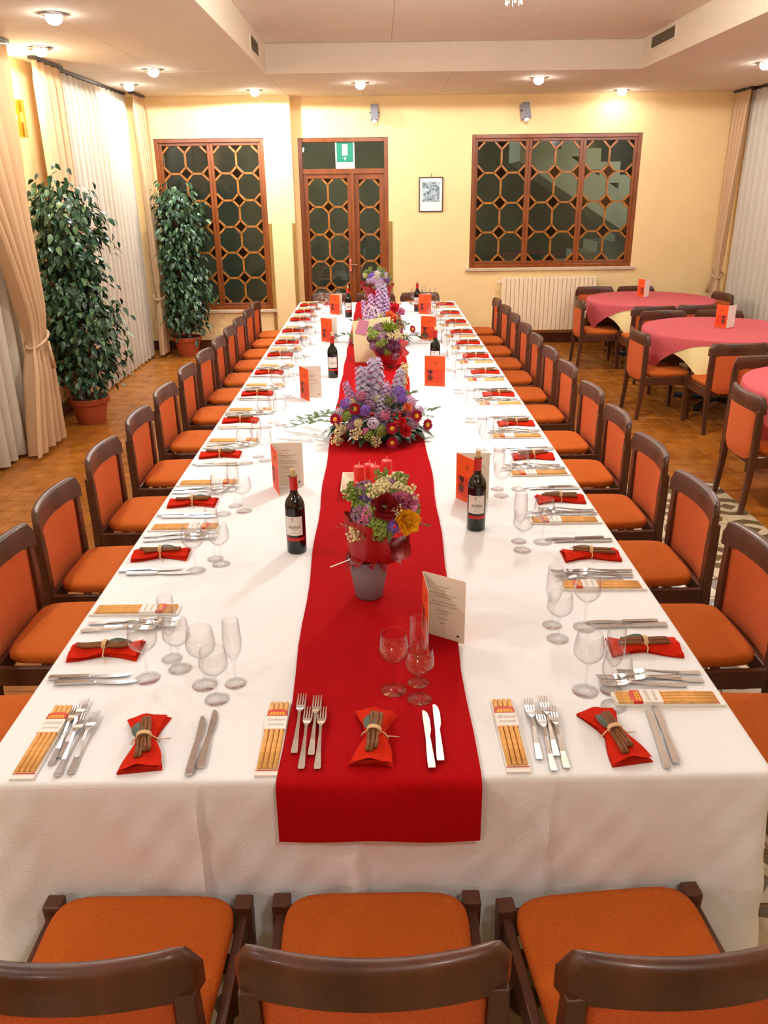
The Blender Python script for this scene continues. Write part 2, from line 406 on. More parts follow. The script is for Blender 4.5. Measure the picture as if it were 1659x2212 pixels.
# floor: 20 cm tiles with grout joints, a panel of patterned tiles at the near right
T = .2
MX0, MX1, MY1 = -1.1, 2.5, 4.1
floor = struct(MB().box(XL-.2, XR+.2, YF-.2, YB+.3, -.12, -.004).build('floor', M_grout))
def tile_mesh(m, name):
    h = T/2-.0022; b = MB()
    vs = [(-h, -h, -.006), (h, -h, -.006), (h, h, -.006), (-h, h, -.006), (-h+.003, -h+.003, 0), (h-.003, -h+.003, 0), (h-.003, h-.003, 0), (-h+.003, h-.003, 0)]
    return b.add(vs, [(4, 5, 6, 7), (0, 1, 5, 4), (1, 2, 6, 5), (2, 3, 7, 6), (3, 0, 4, 7)]).mesh(name, m)
ME_tile = tile_mesh(M_tile, 'floor_tile'); ME_mos = tile_mesh(M_mosaic, 'patterned_tile')
cells = []; moscells = []
ix0, ix1 = int(math.floor(XL/T))-1, int(math.ceil(XR/T))+1
for i in range(ix0, ix1):
    for j in range(int(YF/T)-1, int(YB/T)+1):
        x, y = (i+.5)*T+.1, (j+.5)*T+.1     # grid set so that a joint falls on x = 2.5
        if x < XL-.1 or x > XR+.1 or y > YB+.1: continue
        (moscells if (MX0 < x < MX1 and y < MY1) else cells).append((x, y))
def seen(x, y):
    if abs(x) < 1.0 and -.2 < y < 8.8: return False
    return (y > 1.5 and abs(x-.03) < .49*(y+1.55)+.1)
def near(c): return math.hypot(c[0], c[1]+1.55)
def lay(cs, me, name, rest, m):
    vis = sorted([c for c in cs if seen(*c)], key=near)[:300]; vset = set(vis)
    for x, y in vis: obj(name, me, floor, (x, y, random.uniform(-.0006, 0)))
    b = MB(); pv = [tuple(v.co) for v in me.vertices]; pf = [tuple(p.vertices) for p in me.polygons]
    for c in cs:
        if c in vset: continue
        b.add([(p[0]+c[0], p[1]+c[1], p[2]) for p in pv], pf)
    o = b.build(rest, m, floor); o['kind'] = 'stuff'
lay(cells, ME_tile, 'floor_tile', 'far_floor_tiles', M_tile)
lay(moscells, ME_mos, 'patterned_tile', 'hidden_patterned_tiles', M_mosaic)

# skirting boards
struct(MB().box(.25, XR, YB-.018, YB, 0, .13).build('baseboard_back', M_base, bevel=.004))
struct(MB().box(XL, -1.065, YP-.018, YP, 0, .13).build('baseboard_alcove', M_base, bevel=.004))
struct(MB().box(XL, XL+.018, YF, YP, 0, .13).build('baseboard_left', M_base, bevel=.004))
struct(MB().box(XR-.018, XR, YF, YB, 0, .13).build('baseboard_right', M_base, bevel=.004))
for k, (x, y) in enumerate(((.196, YB-.012), (-1.085, YP-.012), (-1.398, YP-.012))):
    struct(MB().box(x-.022, x+.022, y, y+.013, 0.14 if k else 0, 1.64).build('trim_%d' % (4+k), M_guard, bevel=.003), 'brown wooden corner guard strip')

# ------------------------------------------------------------------ lattice windows and door
_panes = {}
def octo(w, h, c): return [(-w/2+c, -h/2), (w/2-c, -h/2), (w/2, -h/2+c), (w/2, h/2-c), (w/2-c, h/2), (-w/2+c, h/2), (-w/2, h/2-c), (-w/2, -h/2+c)]
RX = Matrix.Rotation(PI/2, 4, 'X')
def sash(parent, x0, x1, z0, z1, y, nc, nr, fw=.055, sub=True):
    """one wooden sash: rim, lattice of octagons, octagon and diamond panes"""
    s = MB()
    for a in ((x0, x0+fw, z0, z1), (x1-fw, x1, z0, z1), (x0+fw, x1-fw, z0, z0+fw), (x0+fw, x1-fw, z1-fw, z1)): s.box(a[0], a[1], y-.025, y+.03, a[2], a[3])
    rim = s.build('sash', M_winwood, parent, bevel=.006)
    ix0, ix1, iz0, iz1 = x0+fw, x1-fw, z0+fw, z1-fw
    px, pz = (ix1-ix0)/nc, (iz1-iz0)/nr; c = .29*min(px, pz); bw = .024
    L = MB()
    def br(a, b): L.bar((a[0], y, a[1]), (b[0], y, b[1]), .03, bw, up=(b[1]-a[1]+1e-9, 0, -(b[0]-a[0])))
    for i in range(nc+1):
        for j in range(nr+1):
            X, Z = ix0+i*px, iz0+j*pz
            if j < nr and 0 < i < nc: br((X, Z+c), (X, Z+pz-c))
            if i < nc and 0 < j < nr: br((X+c, Z), (X+px-c, Z))
            for sx, sz in ((1, 1), (1, -1), (-1, 1), (-1, -1)):
                if 0 <= i+(sx-1)//2 < nc and 0 <= j+(sz-1)//2 < nr: br((X+sx*c, Z), (X, Z+sz*c))
    L.build('lattice', M_lattice, rim)
    ko = ('o', round(px, 3), round(pz, 3))
    if ko not in _panes: _panes[ko] = MB().prism(octo(px-.012, pz-.012, c), -.002, .002, RX).mesh('pane', G_pane)
    for i in range(nc):
        for j in range(nr): obj('pane', _panes[ko], rim, (ix0+(i+.5)*px, y+.006, iz0+(j+.5)*pz))
    for i in range(nc+1):
        for j in range(nr+1):
            d = c-.006
            poly = [(max(-d, 0) if i == 0 else -d, 0), (0, 0 if j == 0 else -d), (0 if i == nc else d, 0), (0, 0 if j == nr else d)]
            k = ('d', i == 0, j == 0, i == nc, j == nr, round(c, 3))
            pts = []
            for p in poly:
                if not pts or p != pts[-1]: pts.append(p)
            if pts[0] == pts[-1]: pts.pop()
            if len(set(pts)) < 3: continue
            if k not in _panes: _panes[k] = MB().prism(pts, -.002, .002, RX).mesh('diamond_pane', G_diam)
            obj('diamond_pane', _panes[k], rim, (ix0+i*px, y+.008, iz0+j*pz))
    return rim
def frame4(b, x0, x1, z0, z1, y0, y1, w):
    b.box(x0, x0+w, y0, y1, z0, z1).box(x1-w, x1, y0, y1, z0, z1).box(x0+w, x1-w, y0, y1, z1-w, z1).box(x0+w, x1-w, y0, y1, z0, z0+w)
    return b
def window(name, R, yface, npan, nc, nr, label):
    x0, x1, z0, z1 = R
    w = struct(frame4(MB(), x0-.002, x1+.002, z0-.002, z1+.002, yface+.015, yface+.14, .05).build(name, M_winwood, bevel=.006), label)
    pw = (x1-x0-.09)/npan
    for k in range(npan): sash(w, x0+.045+k*pw, x0+.045+(k+1)*pw, z0+.045, z1-.045, yface+.07, nc, nr, .04)
    MB().box(x0-.05, x1+.05, yface-.04, yface+.02, z0-.04, z0-.002).build('window_sill', M_sill, w, bevel=.006)
    return w
window('window_1', W1, YP, 2, 2, 6, 'tall wooden window of octagon panes behind the far ficus')
window('window_2', W2, YB, 3, 2, 4, 'wide wooden window of octagon panes above the radiator')

dr = struct(frame4(MB(), D1[0]-.002, D1[1]+.002, 0, D1[3]+.002, YB+.01, YB+.14, .055).box(D1[0]+.05, D1[1]-.05, YB+.01, YB+.14, 2.235, 2.30).build('door_1', M_winwood, bevel=.006), 'wooden double door of octagon panes with glass transom above')
MB().box(D1[0]+.05, D1[1]-.05, YB+.07, YB+.075, 2.29, 2.63).build('transom_pane', G_pane, dr)
sash(dr, -.955, -.315, .02, 2.24, YB+.06, 2, 6, .06)
sash(dr, -.295, .125, .02, 2.24, YB+.06, 1, 6, .075)
MB().box(-.325, -.285, YB+.005, YB+.05, .02, 2.24).build('meeting_stile', M_winwood, dr, bevel=.004)
MB().tube([(-.36, YB+.03, 1.09), (-.36, YB-.02, 1.09), (-.26, YB-.025, 1.09)], .011, 10).box(-.375, -.345, YB+.018, YB+.026, 1.0, 1.16).build('door_handle', M_chrome, dr, smooth=True, angle=40)

# emergency exit sign stuck on the transom
sg = thing('exit_sign', 'green and white emergency exit sign stuck on the glass above the door', 'sign', (-.395, YB+.0, 2.293))
MB().box(-.125, .125, .045, .05, 0, .335).build('sign_plate', M_signw, sg)
MB().box(-.108, .108, .0435, .0448, .085, .333).build('green_panel', M_green, sg)
MB().prism([(-.034, .165), (.034, .165), (.034, .30), (-.034, .30)], 0, .001, Matrix.Translation((0, .0434, 0)) @ RX).build('door_symbol', M_signw, sg)
MB().prism([(0, .105), (.018, .14), (-.018, .14)], 0, .001, Matrix.Translation((0, .0434, 0)) @ RX).build('arrow_symbol', M_signw, sg)
for t, z in (('USCITA DI', .058), ('EMERGENZA', .026)):
    obj('lettering', text_mesh(t, .036, M_ink), sg, (0, .0444, z), (PI/2, 0, 0))

# what stands outside the glass
yard = struct(MB().box(-5, 8, YB+.3, 16, -.15, -.02).build('floor_outside', M_yardf))
struct(MB().box(-5, 8, 15.8, 16, -.1, 5).build('wall_outside', M_yard))
st = thing('stair_flight', 'pale outdoor staircase descending to the right behind the wide window', 'staircase', (0, 11.9, 0))
def flight(xs, zs, n, dx, dz, y0, y1, thick, parent):
    for k in range(n):
        MB().box(xs+dx*k, xs+dx*(k+1), y0, y1, zs-dz*(k+1)-thick*.2, zs-dz*k).build('step', M_plaster, parent)
    MB().add([(xs, y0-.03, zs-dz-.02), (xs+dx*n, y0-.03, zs-dz*(n+1)-.02), (xs+dx*n, y0-.03, zs-dz*(n+1)-thick), (xs, y0-.03, zs-dz-thick),
              (xs, y1, zs-dz-.02), (xs+dx*n, y1, zs-dz*(n+1)-.02), (xs+dx*n, y1, zs-dz*(n+1)-thick), (xs, y1, zs-dz-thick)],
             [(0, 3, 2, 1), (4, 5, 6, 7), (0, 1, 5, 4), (1, 2, 6, 5), (2, 3, 7, 6), (3, 0, 4, 7)]).build('stringer', M_plaster, parent)
flight(2.2, 3.15, 8, .31, .19, 0, 1.1, .55, st)
MB().box(4.45, 4.68, 0, 1.1, -.02, 1.05).build('support_wall', M_plaster, st)
st2 = thing('lower_stair_flight', 'lower pale outdoor stair flight seen low through the wide window', 'staircase', (0, 13.1, 0))
for k in range(7):
    MB().box(2.3+.3*k, 2.6+.3*k, 0, 1.0, 0, .3+.17*k).build('step', M_plaster, st2)
ol = bpy.data.lights.new('stair_fill_light', 'POINT'); ol.energy = 60; ol.color = (.95, 1, .9); ol.shadow_soft_size = .2  # unseen light added to brighten the stairs behind the glass
oo = bpy.data.objects.new('stair_fill_light', ol); COL.objects.link(oo); oo.location = (4.6, 11.0, 3.3)
ol2 = bpy.data.lights.new('yard_fill_light', 'POINT'); ol2.energy = 190; ol2.color = (.95, 1, .88); ol2.shadow_soft_size = .2  # invented light out of view, lifts the dark yard behind the panes
oo2 = bpy.data.objects.new('yard_fill_light', ol2); COL.objects.link(oo2); oo2.location = (-1.0, 13.2, 3.6)

# ------------------------------------------------------------------ lamps
ME_ring = None
def point(name, loc, w, col, rad, parent=None):
    l = bpy.data.lights.new(name, 'POINT'); l.energy = w; l.color = col; l.shadow_soft_size = rad
    o = bpy.data.objects.new(name, l); COL.objects.link(o); o.location = loc
    if parent: o.parent = parent
    return o
ring_b = MB().lathe([(.060, -.001), (.085, -.004), (.092, -.010), (.088, -.014), (.063, -.015), (.058, -.004)], 24)
ME_ring = ring_b.mesh('trim_ring', M_chrome, True)
ME_dbulb = MB().sphere((0, 0, -.022), .055, 16, 10, (1, 1, .8)).mesh('bulb', M_bulb, True)
dl_where = ['nearest the camera above the left curtains', 'right above the left wall sconce', 'above the gap between the two ficus plants', 'over the far left white sheer curtain', 'close to the wall over the left window', 'between the door and the ceiling fascia',
            'brightest, in front of the right wall lamp', 'small, at the back wall over the wide window', 'at the right edge above the round tables']
for k, (x, y) in enumerate(DOWNLIGHTS+DOWN_HIDDEN):
    lab = 'recessed ceiling spotlight ' + dl_where[k] if k < len(DOWNLIGHTS) else 'recessed ceiling spotlight %s' % ('over the left aisle near the camera', 'over the left aisle behind the camera', 'above the nearest round table, outside the picture', 'above the right aisle near the camera', 'added as unseen fill light far behind the camera')[k-len(DOWNLIGHTS)]
    t = thing('downlight', lab, 'lamp', (x, y, ZS), 0, 'recessed ceiling spotlights')
    obj('trim_ring', ME_ring, t); obj('bulb', ME_dbulb, t)
    l = bpy.data.lights.new('downlight_lamp', 'SPOT'); l.energy = DOWN_W*(2.0 if k == 4 else .10 if k == 7 else 1); l.color = COOL; l.shadow_soft_size = .045; l.spot_size = math.radians(179); l.spot_blend = .06
    o = bpy.data.objects.new('downlight_lamp', l); COL.objects.link(o); o.parent = t; o.location = (0, 0, -.075)
for k, (x, y) in enumerate(CHANDELIERS):
    t = thing('chandelier', 'crystal dome ceiling lamp at the top edge of the view' if k == 0 else 'unseen crystal dome ceiling lamp added for light from behind the camera', 'lamp', (x, y, ZC), 0, 'crystal ceiling lamps')
    MB().lathe([(.0, 0), (.30, 0), (.31, -.03), (.29, -.05), (0, -.05)], 32).build('canopy', M_brass, t, True, angle=40)
    for lev, (r, z, n) in enumerate(((.29, -.05, 36), (.25, -.14, 32), (.19, -.22, 26), (.12, -.29, 18), (.05, -.34, 8))):
        b = MB()
        for i in range(n):
            a = 2*PI*(i+.5*lev)/n
            b.tube([(r*math.cos(a), r*math.sin(a), z), (r*.97*math.cos(a), r*.97*math.sin(a), z-.06)], [.007, .004], 5)
        b.build('crystal_tier', G_crystal, t, True)
    MB().sphere((0, 0, -.17), .10, 16, 10).build('bulb', M_bulbamb, t, True)
    point('chandelier_lamp', (0, 0, -.44), CHAND_W*(1, .34)[k], WARM, .12, t)
t = thing('wall_sconce', 'amber crystal wall sconce between the left drapes', 'lamp', (XL, 6.15, 2.5))
MB().box(0, .012, -.05, .05, .02, .26).build('backplate', M_brass, t, bevel=.003)
for k in range(6):
    a = PI*(k-2.5)/6
    MB().tube([(.04+.08*math.cos(a), .095*math.sin(a), 0), (.04+.08*math.cos(a), .095*math.sin(a), .29)], .022, 6).build('crystal_rod', G_amber, t)
MB().sphere((.05, 0, .16), .025, 12, 8, (1, 1, 1.6)).build('bulb', M_bulbamb, t, True)
point('sconce_lamp', (.07, 0, .36), 12, (1, .85, .55), .03, t)
for k, (x, rz, lab) in enumerate(((0, 0, 'grey box spotlight with white bulb on the wall above the door'), (1.925, .35, 'grey box spotlight turned sideways on the wall above the wide window'))):
    t = thing('wall_spotlight', lab, 'lamp', (x, YB, 2.93), 0, 'grey wall spotlights')
    MB().box(-.03, .03, -.05, 0, -.03, .03).build('bracket', M_black, t)
    h = MB().box(-.048, .048, -.05, .05, -.09, .10).build('housing', M_greylamp, t, loc=(0, -.10, .01), bevel=.005); h.rotation_euler = (-.35, 0, rz)
    MB().sphere((0, -.005, -.105), .036, 14, 10, (1, 1, .7)).build('bulb', M_bulbw, h, True)
    MB().tube([(-.064, 0, .01), (.064, 0, .01)], .009, 8).build('knob', M_black, h)
# air grilles in the soffit faces
def vent(x, y0, y1, z0, z1, sx, lab):
    t = thing('air_vent', lab, 'vent', (x, (y0+y1)/2, z0), 0, 'air grilles in the soffit')
    L = (y1-y0)/2; H = z1-z0
    f = MB()
    for a in ((-L, L, 0, .018), (-L, L, H-.018, H), (-L, -L+.018, .018, H-.018), (L-.018, L, .018, H-.018)): f.box(min(0, sx*.012), max(0, sx*.012), a[0], a[1], a[2], a[3])
    f.build('frame', M_soff, t)
    MB().box(min(sx*.001, sx*.003), max(sx*.001, sx*.003), -L+.018, L-.018, .018, H-.018).build('backing', M_black, t)
    for k in range(6):
        z = .03+k*(H-.06)/5
        MB().box(min(sx*.003, sx*.011), max(sx*.003, sx*.011), -L+.018, L-.018, z-.004, z+.004).build('slat', M_vent, t)
vent(SX0, 6.64, 7.16, 3.20, 3.35, 1, 'louvred air grille in the left ceiling soffit')
vent(SX1, 6.75, 7.46, 3.27, 3.40, -1, 'louvred air grille in the right ceiling soffit')

# ------------------------------------------------------------------ things on the back wall
t = thing('framed_picture', 'small framed black and white engraving with white mount between door and window', 'picture', (.734, YB, 1.755))
fb = MB(); frame4(fb, -.159, .159, 0, .43, -.022, -.002, .011); fb.build('frame', M_frame, t)
MB().box(-.15, .15, -.010, -.004, .01, .42).build('mount', M_paper, t)
MB().box(-.115, .115, -.0125, -.0105, .125, .37).build('print', M_print, t)
MB().tube([(0, -.006, .43), (.002, -.01, .462)], .003, 6).sphere((.002, -.012, .465), .006, 8, 5).build('hook', M_black, t)
t = thing('radiator', 'cream enamel column radiator under the wide window', 'radiator', (2.36, YB, 0))
ME_fin = MB().box(-.0278, .0278, -.15, -.05, .19, .90).mesh('fin', M_rad)
for k in range(22):
    o = obj('fin', ME_fin, t, (-.62+k*.059, 0, 0)); bev(o, .007)
MB().tube([(-.66, -.1, .24), (.66, -.1, .24)], .016, 8).tube([(-.66, -.1, .84), (.66, -.1, .84)], .016, 8).build('header_pipe', M_rad, t, True)
MB().tube([(-.66, -.1, .24), (-.72, -.1, .24), (-.72, -.1, 0)], .011, 8).build('supply_pipe', M_rad, t, True)
MB().cbox((-.69, -.1, .84), (.05, .04, .04)).build('valve', M_rad, t, bevel=.008)

# ------------------------------------------------------------------ curtains
def curtain(name, label, side, x, yl, yr, npleat, amp, m, cat='curtain', z0=.03, z1=3.12, tie=None, nu=None, nv=40, seed=0):
    """yl, yr: near and far edge as functions of height; cloth ripples along x"""
    rnd = random.Random(seed); ph = [rnd.uniform(-.5, .5) for _ in range(npleat*2+4)]
    nu = nu or npleat*10
    t = thing(name, label, cat, (x, (yl(1.0)+yr(1.0))/2, 0)); cy = t.location.y
    top_w = yr(z1)-yl(z1)
    def f(u, v):
        z = z0+(z1-z0)*v
        a, b = yl(z), yr(z); w = (b-a)/top_w
        k = u*npleat; i = int(k); wob = ph[i]*(1-(k-i))+ph[i+1]*(k-i)
        am = amp*(.75+.5*abs(wob)+.35*(1-w))*(.55 if v > .95 else 1)
        s = math.sin(2*PI*k+wob*1.2)
        px = am*(s*abs(s)**-.25 if abs(s) > 1e-3 else s)
        if tie and abs(z-tie) < .25: px *= .55+.45*abs(z-tie)/.25
        if z < .1 and name == 'drape': z += .015*math.sin(2*PI*k)
        return (side*px, a+(b-a)*u-cy, z)
    MB().grid(f, nu, nv).build('cloth', m, t, True)
    MB().box(-.03, .03, yl(z1)-cy-.02, yr(z1)-cy+.02, 3.125, 3.148).build('curtain_track', M_black, t)
    if tie:
        a, b = yl(tie)-cy, yr(tie)-cy; c = (a+b)/2
        pts = [((.075)*math.cos(q), c+((b-a)/2+.02)*math.sin(q), tie+.05*math.sin(q)) for q in [2*PI*k/20 for k in range(21)]]
        MB().tube(pts, .013, 8).build('tie_rope', C_drape, t, True)
        MB().tube([(side*.08, c+.03, tie-.02), (side*.085, c+.05, tie-.25)], [.010, .022], 8).build('tassel', C_drape, t, True)
    return t
def ramp(z, pts):
    pts = sorted(pts)
    if z <= pts[0][0]: return pts[0][1]
    for (a, va), (b, vb) in zip(pts, pts[1:]):
        if z <= b:
            k = (z-a)/(b-a); return va+(vb-va)*k
    return pts[-1][1]
def smooth_edge(top, tie_v, bot, tie):
    def f(z):
        if z >= tie:
            k = (z-tie)/(3.12-tie); return tie_v+(top-tie_v)*(k**1.35)
        k = 1-z/tie; return tie_v+(bot-tie_v)*(k**.8)
    return f
const = lambda v: (lambda z: v)
curtain('sheer_curtain', 'white pleated sheer curtain at the left edge, below the nearest drape', 1, -2.98, const(2.3), const(5.25), 17, .055, C_sheer, seed=1)
curtain('drape', 'beige drape tied back with a rope, nearest on the left wall', 1, -2.83, smooth_edge(4.05, 5.12, 4.78, .92), smooth_edge(5.60, 5.42, 5.50, .92), 5, .065, C_drape, tie=.92, seed=2)
curtain('drape', 'beige drape hanging straight behind the near ficus', 1, -2.93, const(6.38), const(7.02), 4, .05, C_drape, seed=3)
curtain('sheer_curtain', 'white pleated sheer curtain between the two ficus plants', 1, -3.0, const(6.95), const(9.28), 15, .05, C_sheer, seed=4)
curtain('drape', 'narrow beige tied drape beside the tall left window', 1, -2.86, smooth_edge(9.16, 9.34, 9.18, .78), smooth_edge(9.62, 9.50, 9.55, .78), 4, .045, C_drape, tie=.78, seed=5)
curtain('drape', 'beige tied drape in the far right corner', -1, 4.60, smooth_edge(9.46, 9.70, 9.62, .93), smooth_edge(9.93, 9.86, 9.88, .93), 4, .045, C_drape, tie=.93, seed=6)
curtain('sheer_curtain', 'pale sheer curtain along the right wall behind the round tables', -1, 4.68, const(3.5), const(9.6), 36, .04, C_sheer, seed=7)

# ------------------------------------------------------------------ chairs
def plan(s): return -.225-.045*(1-s*s)
def make_chair():
    t = thing('dining_chair', 'chair', 'chair')
    # top rail, bowed in plan, rounded at the ends
    def sec(s):
        x = .25*s; a = abs(s); y = plan(s)
        k = max(0, (a-.84)/.16); zt = .80-.045*(1-math.sqrt(max(0, 1-k*k))); zb = .688+.012*(1-s*s)
        th = .019
        nrm = Vector((.36*s, 1, 0)).normalized()
        pts = [(-th, zb), (-th, zb+.05), (-th, zt-.012), (-th*.6, zt-.002), (0, zt), (th*.6, zt-.002), (th, zt-.012), (th, zb+.05), (th, zb), (0, zb-.001)]
        return [Vector((x, y, 0))+nrm*p+Vector((0, 0, z)) for p, z in pts]
    n = 22; b = MB(); vs = []
    for i in range(n+1): vs += sec(-1+2*i/n)
    k = 10
    b.add(vs, [(i*k+j, i*k+(j+1) % k, (i+1)*k+(j+1) % k, (i+1)*k+j) for i in range(n) for j in range(k)]+[tuple(range(k))[::-1], tuple(n*k+j for j in range(k))])
    b.build('top_rail', M_wood, t, True, angle=50)
    # upholstered back
    def pad(u, v):
        s = -.86+1.72*u; z = .365+.335*v
        e = min(u, 1-u, v*.8, 1)*10
        return (.25*s*.98, plan(s), z), min(1, e)
    b = MB(); N1, N2 = 14, 8
    for sg in (1, -1):
        def f(u, v):
            (x, y, z), e = pad(u, v)
            zz = z if v > .05 else z+.03*max(0, abs(2*u-1)-.75)*4
            return (x, y+sg*(.006+.012*math.sqrt(e)), zz)
        b.grid(f, N1, N2)
    w = N1+1; o2 = w*(N2+1)
    rim = [i for i in range(N1)]+[j*w+N1 for j in range(N2)]+[N2*w+i for i in range(N1, 0, -1)]+[j*w for j in range(N2, 0, -1)]
    fs = [(rim[i], rim[(i+1) % len(rim)], rim[(i+1) % len(rim)]+o2, rim[i]+o2) for i in range(len(rim))]
    b.f += fs; b.m += [0]*len(fs)
    b.build('back_panel', M_orangeb, t, True, angle=60)
    for s in (-1, 1):
        p = MB(); ye = plan(.92)
        prof = [(0, ye-.03, .016), (.20, ye-.012, .018), (.42, ye, .021), (.60, ye-.002, .021), (.705, ye-.004, .019)]
        vs = []
        for z, y, h in prof: vs += [(s*.228-h, y-h, z), (s*.228+h, y-h, z), (s*.228+h, y+h, z), (s*.228-h, y+h, z)]
        p.add(vs, [(4*i+j, 4*i+(j+1) % 4, 4*i+4+(j+1) % 4, 4*i+4+j) for i in range(4) for j in range(4)]+[(3, 2, 1, 0), (16, 17, 18, 19)])
        p.build('back_leg', M_wood, t, bevel=.004)
    for s in (-1, 1):
        p = MB(); vs = []
        for z, h in ((0, .015), (.3, .02), (.428, .0225)): vs += [(s*.235-h, .213-h, z), (s*.235+h, .213-h, z), (s*.235+h, .213+h, z), (s*.235-h, .213+h, z)]
        p.add(vs, [(4*i+j, 4*i+(j+1) % 4, 4*i+4+(j+1) % 4, 4*i+4+j) for i in range(2) for j in range(4)]+[(3, 2, 1, 0), (8, 9, 10, 11)])
        p.build('front_leg', M_wood, t, bevel=.005)
        MB().box(s*.235-.012, s*.235+.012, -.215, .195, .325, .402).build('side_rail', M_wood, t, bevel=.003)
    MB().box(-.215, .215, .20, .224, .33, .402).build('front_rail', M_wood, t, bevel=.003)
    MB().box(-.21, .21, -.236, -.214, .33, .40).build('rear_rail', M_wood, t, bevel=.003)
    # seat cushion: rounded-corner pad with a domed top
    rows = [(0.0, .40), (.97, .40), (1.0, .412), (1.0, .428), (.975, .438), (.9, .4435), (.6, .449), (0, .452)]
    n = 40; vs = []
    for r, z in rows:
        for j in range(n):
            a = 2*PI*j/n; c, s_ = math.cos(a), math.sin(a); e = .32
            sx = math.copysign(abs(c)**e, c); sy = math.copysign(abs(s_)**e, s_)
            vs.append((sx*.219*r*(1+.03*sy), .012+sy*.213*r, z))
    MB().add(vs, [(i*n+j, i*n+(j+1) % n, (i+1)*n+(j+1) % n, (i+1)*n+j) for i in range(len(rows)-1) for j in range(n)]).build('seat', M_orange, t, True, angle=50)
    return t
chair0 = make_chair(); chair_used = [False]
rj = random.Random(11)
def chair(x, y, rz, label, group):
    c = chair0 if not chair_used[0] else copy_tree(chair0)
    chair_used[0] = True
    c.location = (x, y, 0); c.rotation_euler = (0, 0, rz); c['label'] = label; c['group'] = group
    return c
ORD = ['first', 'second', 'third', 'fourth', 'fifth', 'sixth', 'seventh', 'eighth', 'ninth', 'tenth', 'eleventh', 'twelfth', 'thirteenth']
LY = [.62, 1.30, 1.88, 2.57, 3.25, 3.93, 4.63, 5.26, 5.90, 6.53, 7.14, 7.78, 8.36]
RY = [.57, 1.21, 1.86, 2.51, 3.14, 3.79, 4.54, 5.17, 5.83, 6.46, 7.13, 7.78, 8.42]
for k, y in enumerate(LY): chair(-1.214+rj.uniform(-.010, .003), y, -PI/2+rj.uniform(-.03, .03), 'orange and dark wood chair, %s from the front along the table\'s left side' % ORD[k], 'chairs along the left side of the long table')
for k, y in enumerate(RY): chair(1.213+rj.uniform(-.003, .010), y, PI/2+rj.uniform(-.03, .03), 'orange and dark wood chair, %s from the front along the table\'s right side' % ORD[k], 'chairs along the right side of the long table')
for x, y, r, lab in ((-.564, -.262, -.015, 'left foreground chair, its orange seat turned to the white cloth'), (.003, -.262, 0, 'middle foreground chair in front of the hanging red runner'), (.572, -.266, .085, 'right foreground chair, slightly turned, in front of the white cloth')):
    chair(x, y, r, lab, 'chairs at the front end of the long table')
for x, lab in ((-.6, 'left of three chairs at the far end of the long table'), (-.02, 'middle chair at the far table end, behind the lilac bouquet'), (.555, 'right of three chairs at the far end of the long table')):
    chair(x, 8.97, PI, lab, 'chairs at the far end of the long table')
G3 = 'chairs around the round tables'
for x, y, r, lab in ((2.68, 8.40, -PI/2-.05, 'chair at the left of the far round table, by the radiator'),
                     (3.10, 7.91, .03, 'left chair on the near side of the far round table'), (3.64, 7.96, -.04, 'right chair on the near side of the far round table'),
                     (2.91, 9.36, PI, 'left chair behind the far round table, against the wall'), (3.47, 9.36, PI+.05, 'right chair behind the far round table, against the wall'),
                     (4.07, 8.72, PI/2+.1, 'chair at the right of the far round table, by the corner drape'),
                     (2.69, 6.08, -PI/2+.03, 'chair at the left of the middle round table, its back to the aisle'),
                     (3.08, 7.05, PI+.04, 'left chair behind the middle round table'), (3.65, 7.05, PI-.1, 'right chair behind the middle round table'),
                     (3.09, 5.58, .03, 'chair on the near side of the middle round table, back to the camera'),
                     (2.69, 3.68, -PI/2-.02, 'chair standing alone at the right edge, left of the nearest round table'),
                     (3.06, 4.53, PI+.03, 'chair behind the nearest round table at the right edge')):
    chair(x, y, r, lab, G3)

# ------------------------------------------------------------------ long table, cloth, runner
TW, TL, TZ = .96, 8.70, .75
t = thing('banquet_table', 'long banquet table hidden under the white cloth', 'table', (0, TL/2, 0))
MB().box(-TW+.02, TW-.02, -TL/2+.02, TL/2-.02, .715, .742).build('tabletop', M_winwood, t)
for y in (-TL/2+.25, -1.5, 1.5, TL/2-.25):
    for x in (-.7, .7): MB().box(x-.03, x+.03, y-.03, y+.03, 0, .715).build('leg', M_black, t)
def perimeter():
    r = .02; pts = []
    def edge(a, b, n):
        for i in range(n): k = i/n; pts.append((a[0]+(b[0]-a[0])*k, a[1]+(b[1]-a[1])*k))
    def arc(cx, cy, a0, n=5):
        for i in range(n): a = a0+PI/2*i/n; pts.append((cx+r*math.cos(a), cy+r*math.sin(a)))
    x, L = TW-r, TL-r
    edge((-x, 0), (x, 0), 150); arc(x, r, -PI/2); edge((TW, r), (TW, L), 220); arc(x, L, 0)
    edge((x, TL), (-x, TL), 60); arc(-x, L, PI/2); edge((-TW, L), (-TW, r), 220); arc(-x, r, PI)
    return pts
per = perimeter(); n = len(per); vs = []
rows = [(-.0185, .75), (-.012, .75), (-.004, .7488), (.0, .745), (.002, .735)]+[(None, .735-.54*(k/16)) for k in range(1, 17)]
rc = random.Random(5)
nph = [rc.uniform(0, 6) for _ in range(12)]
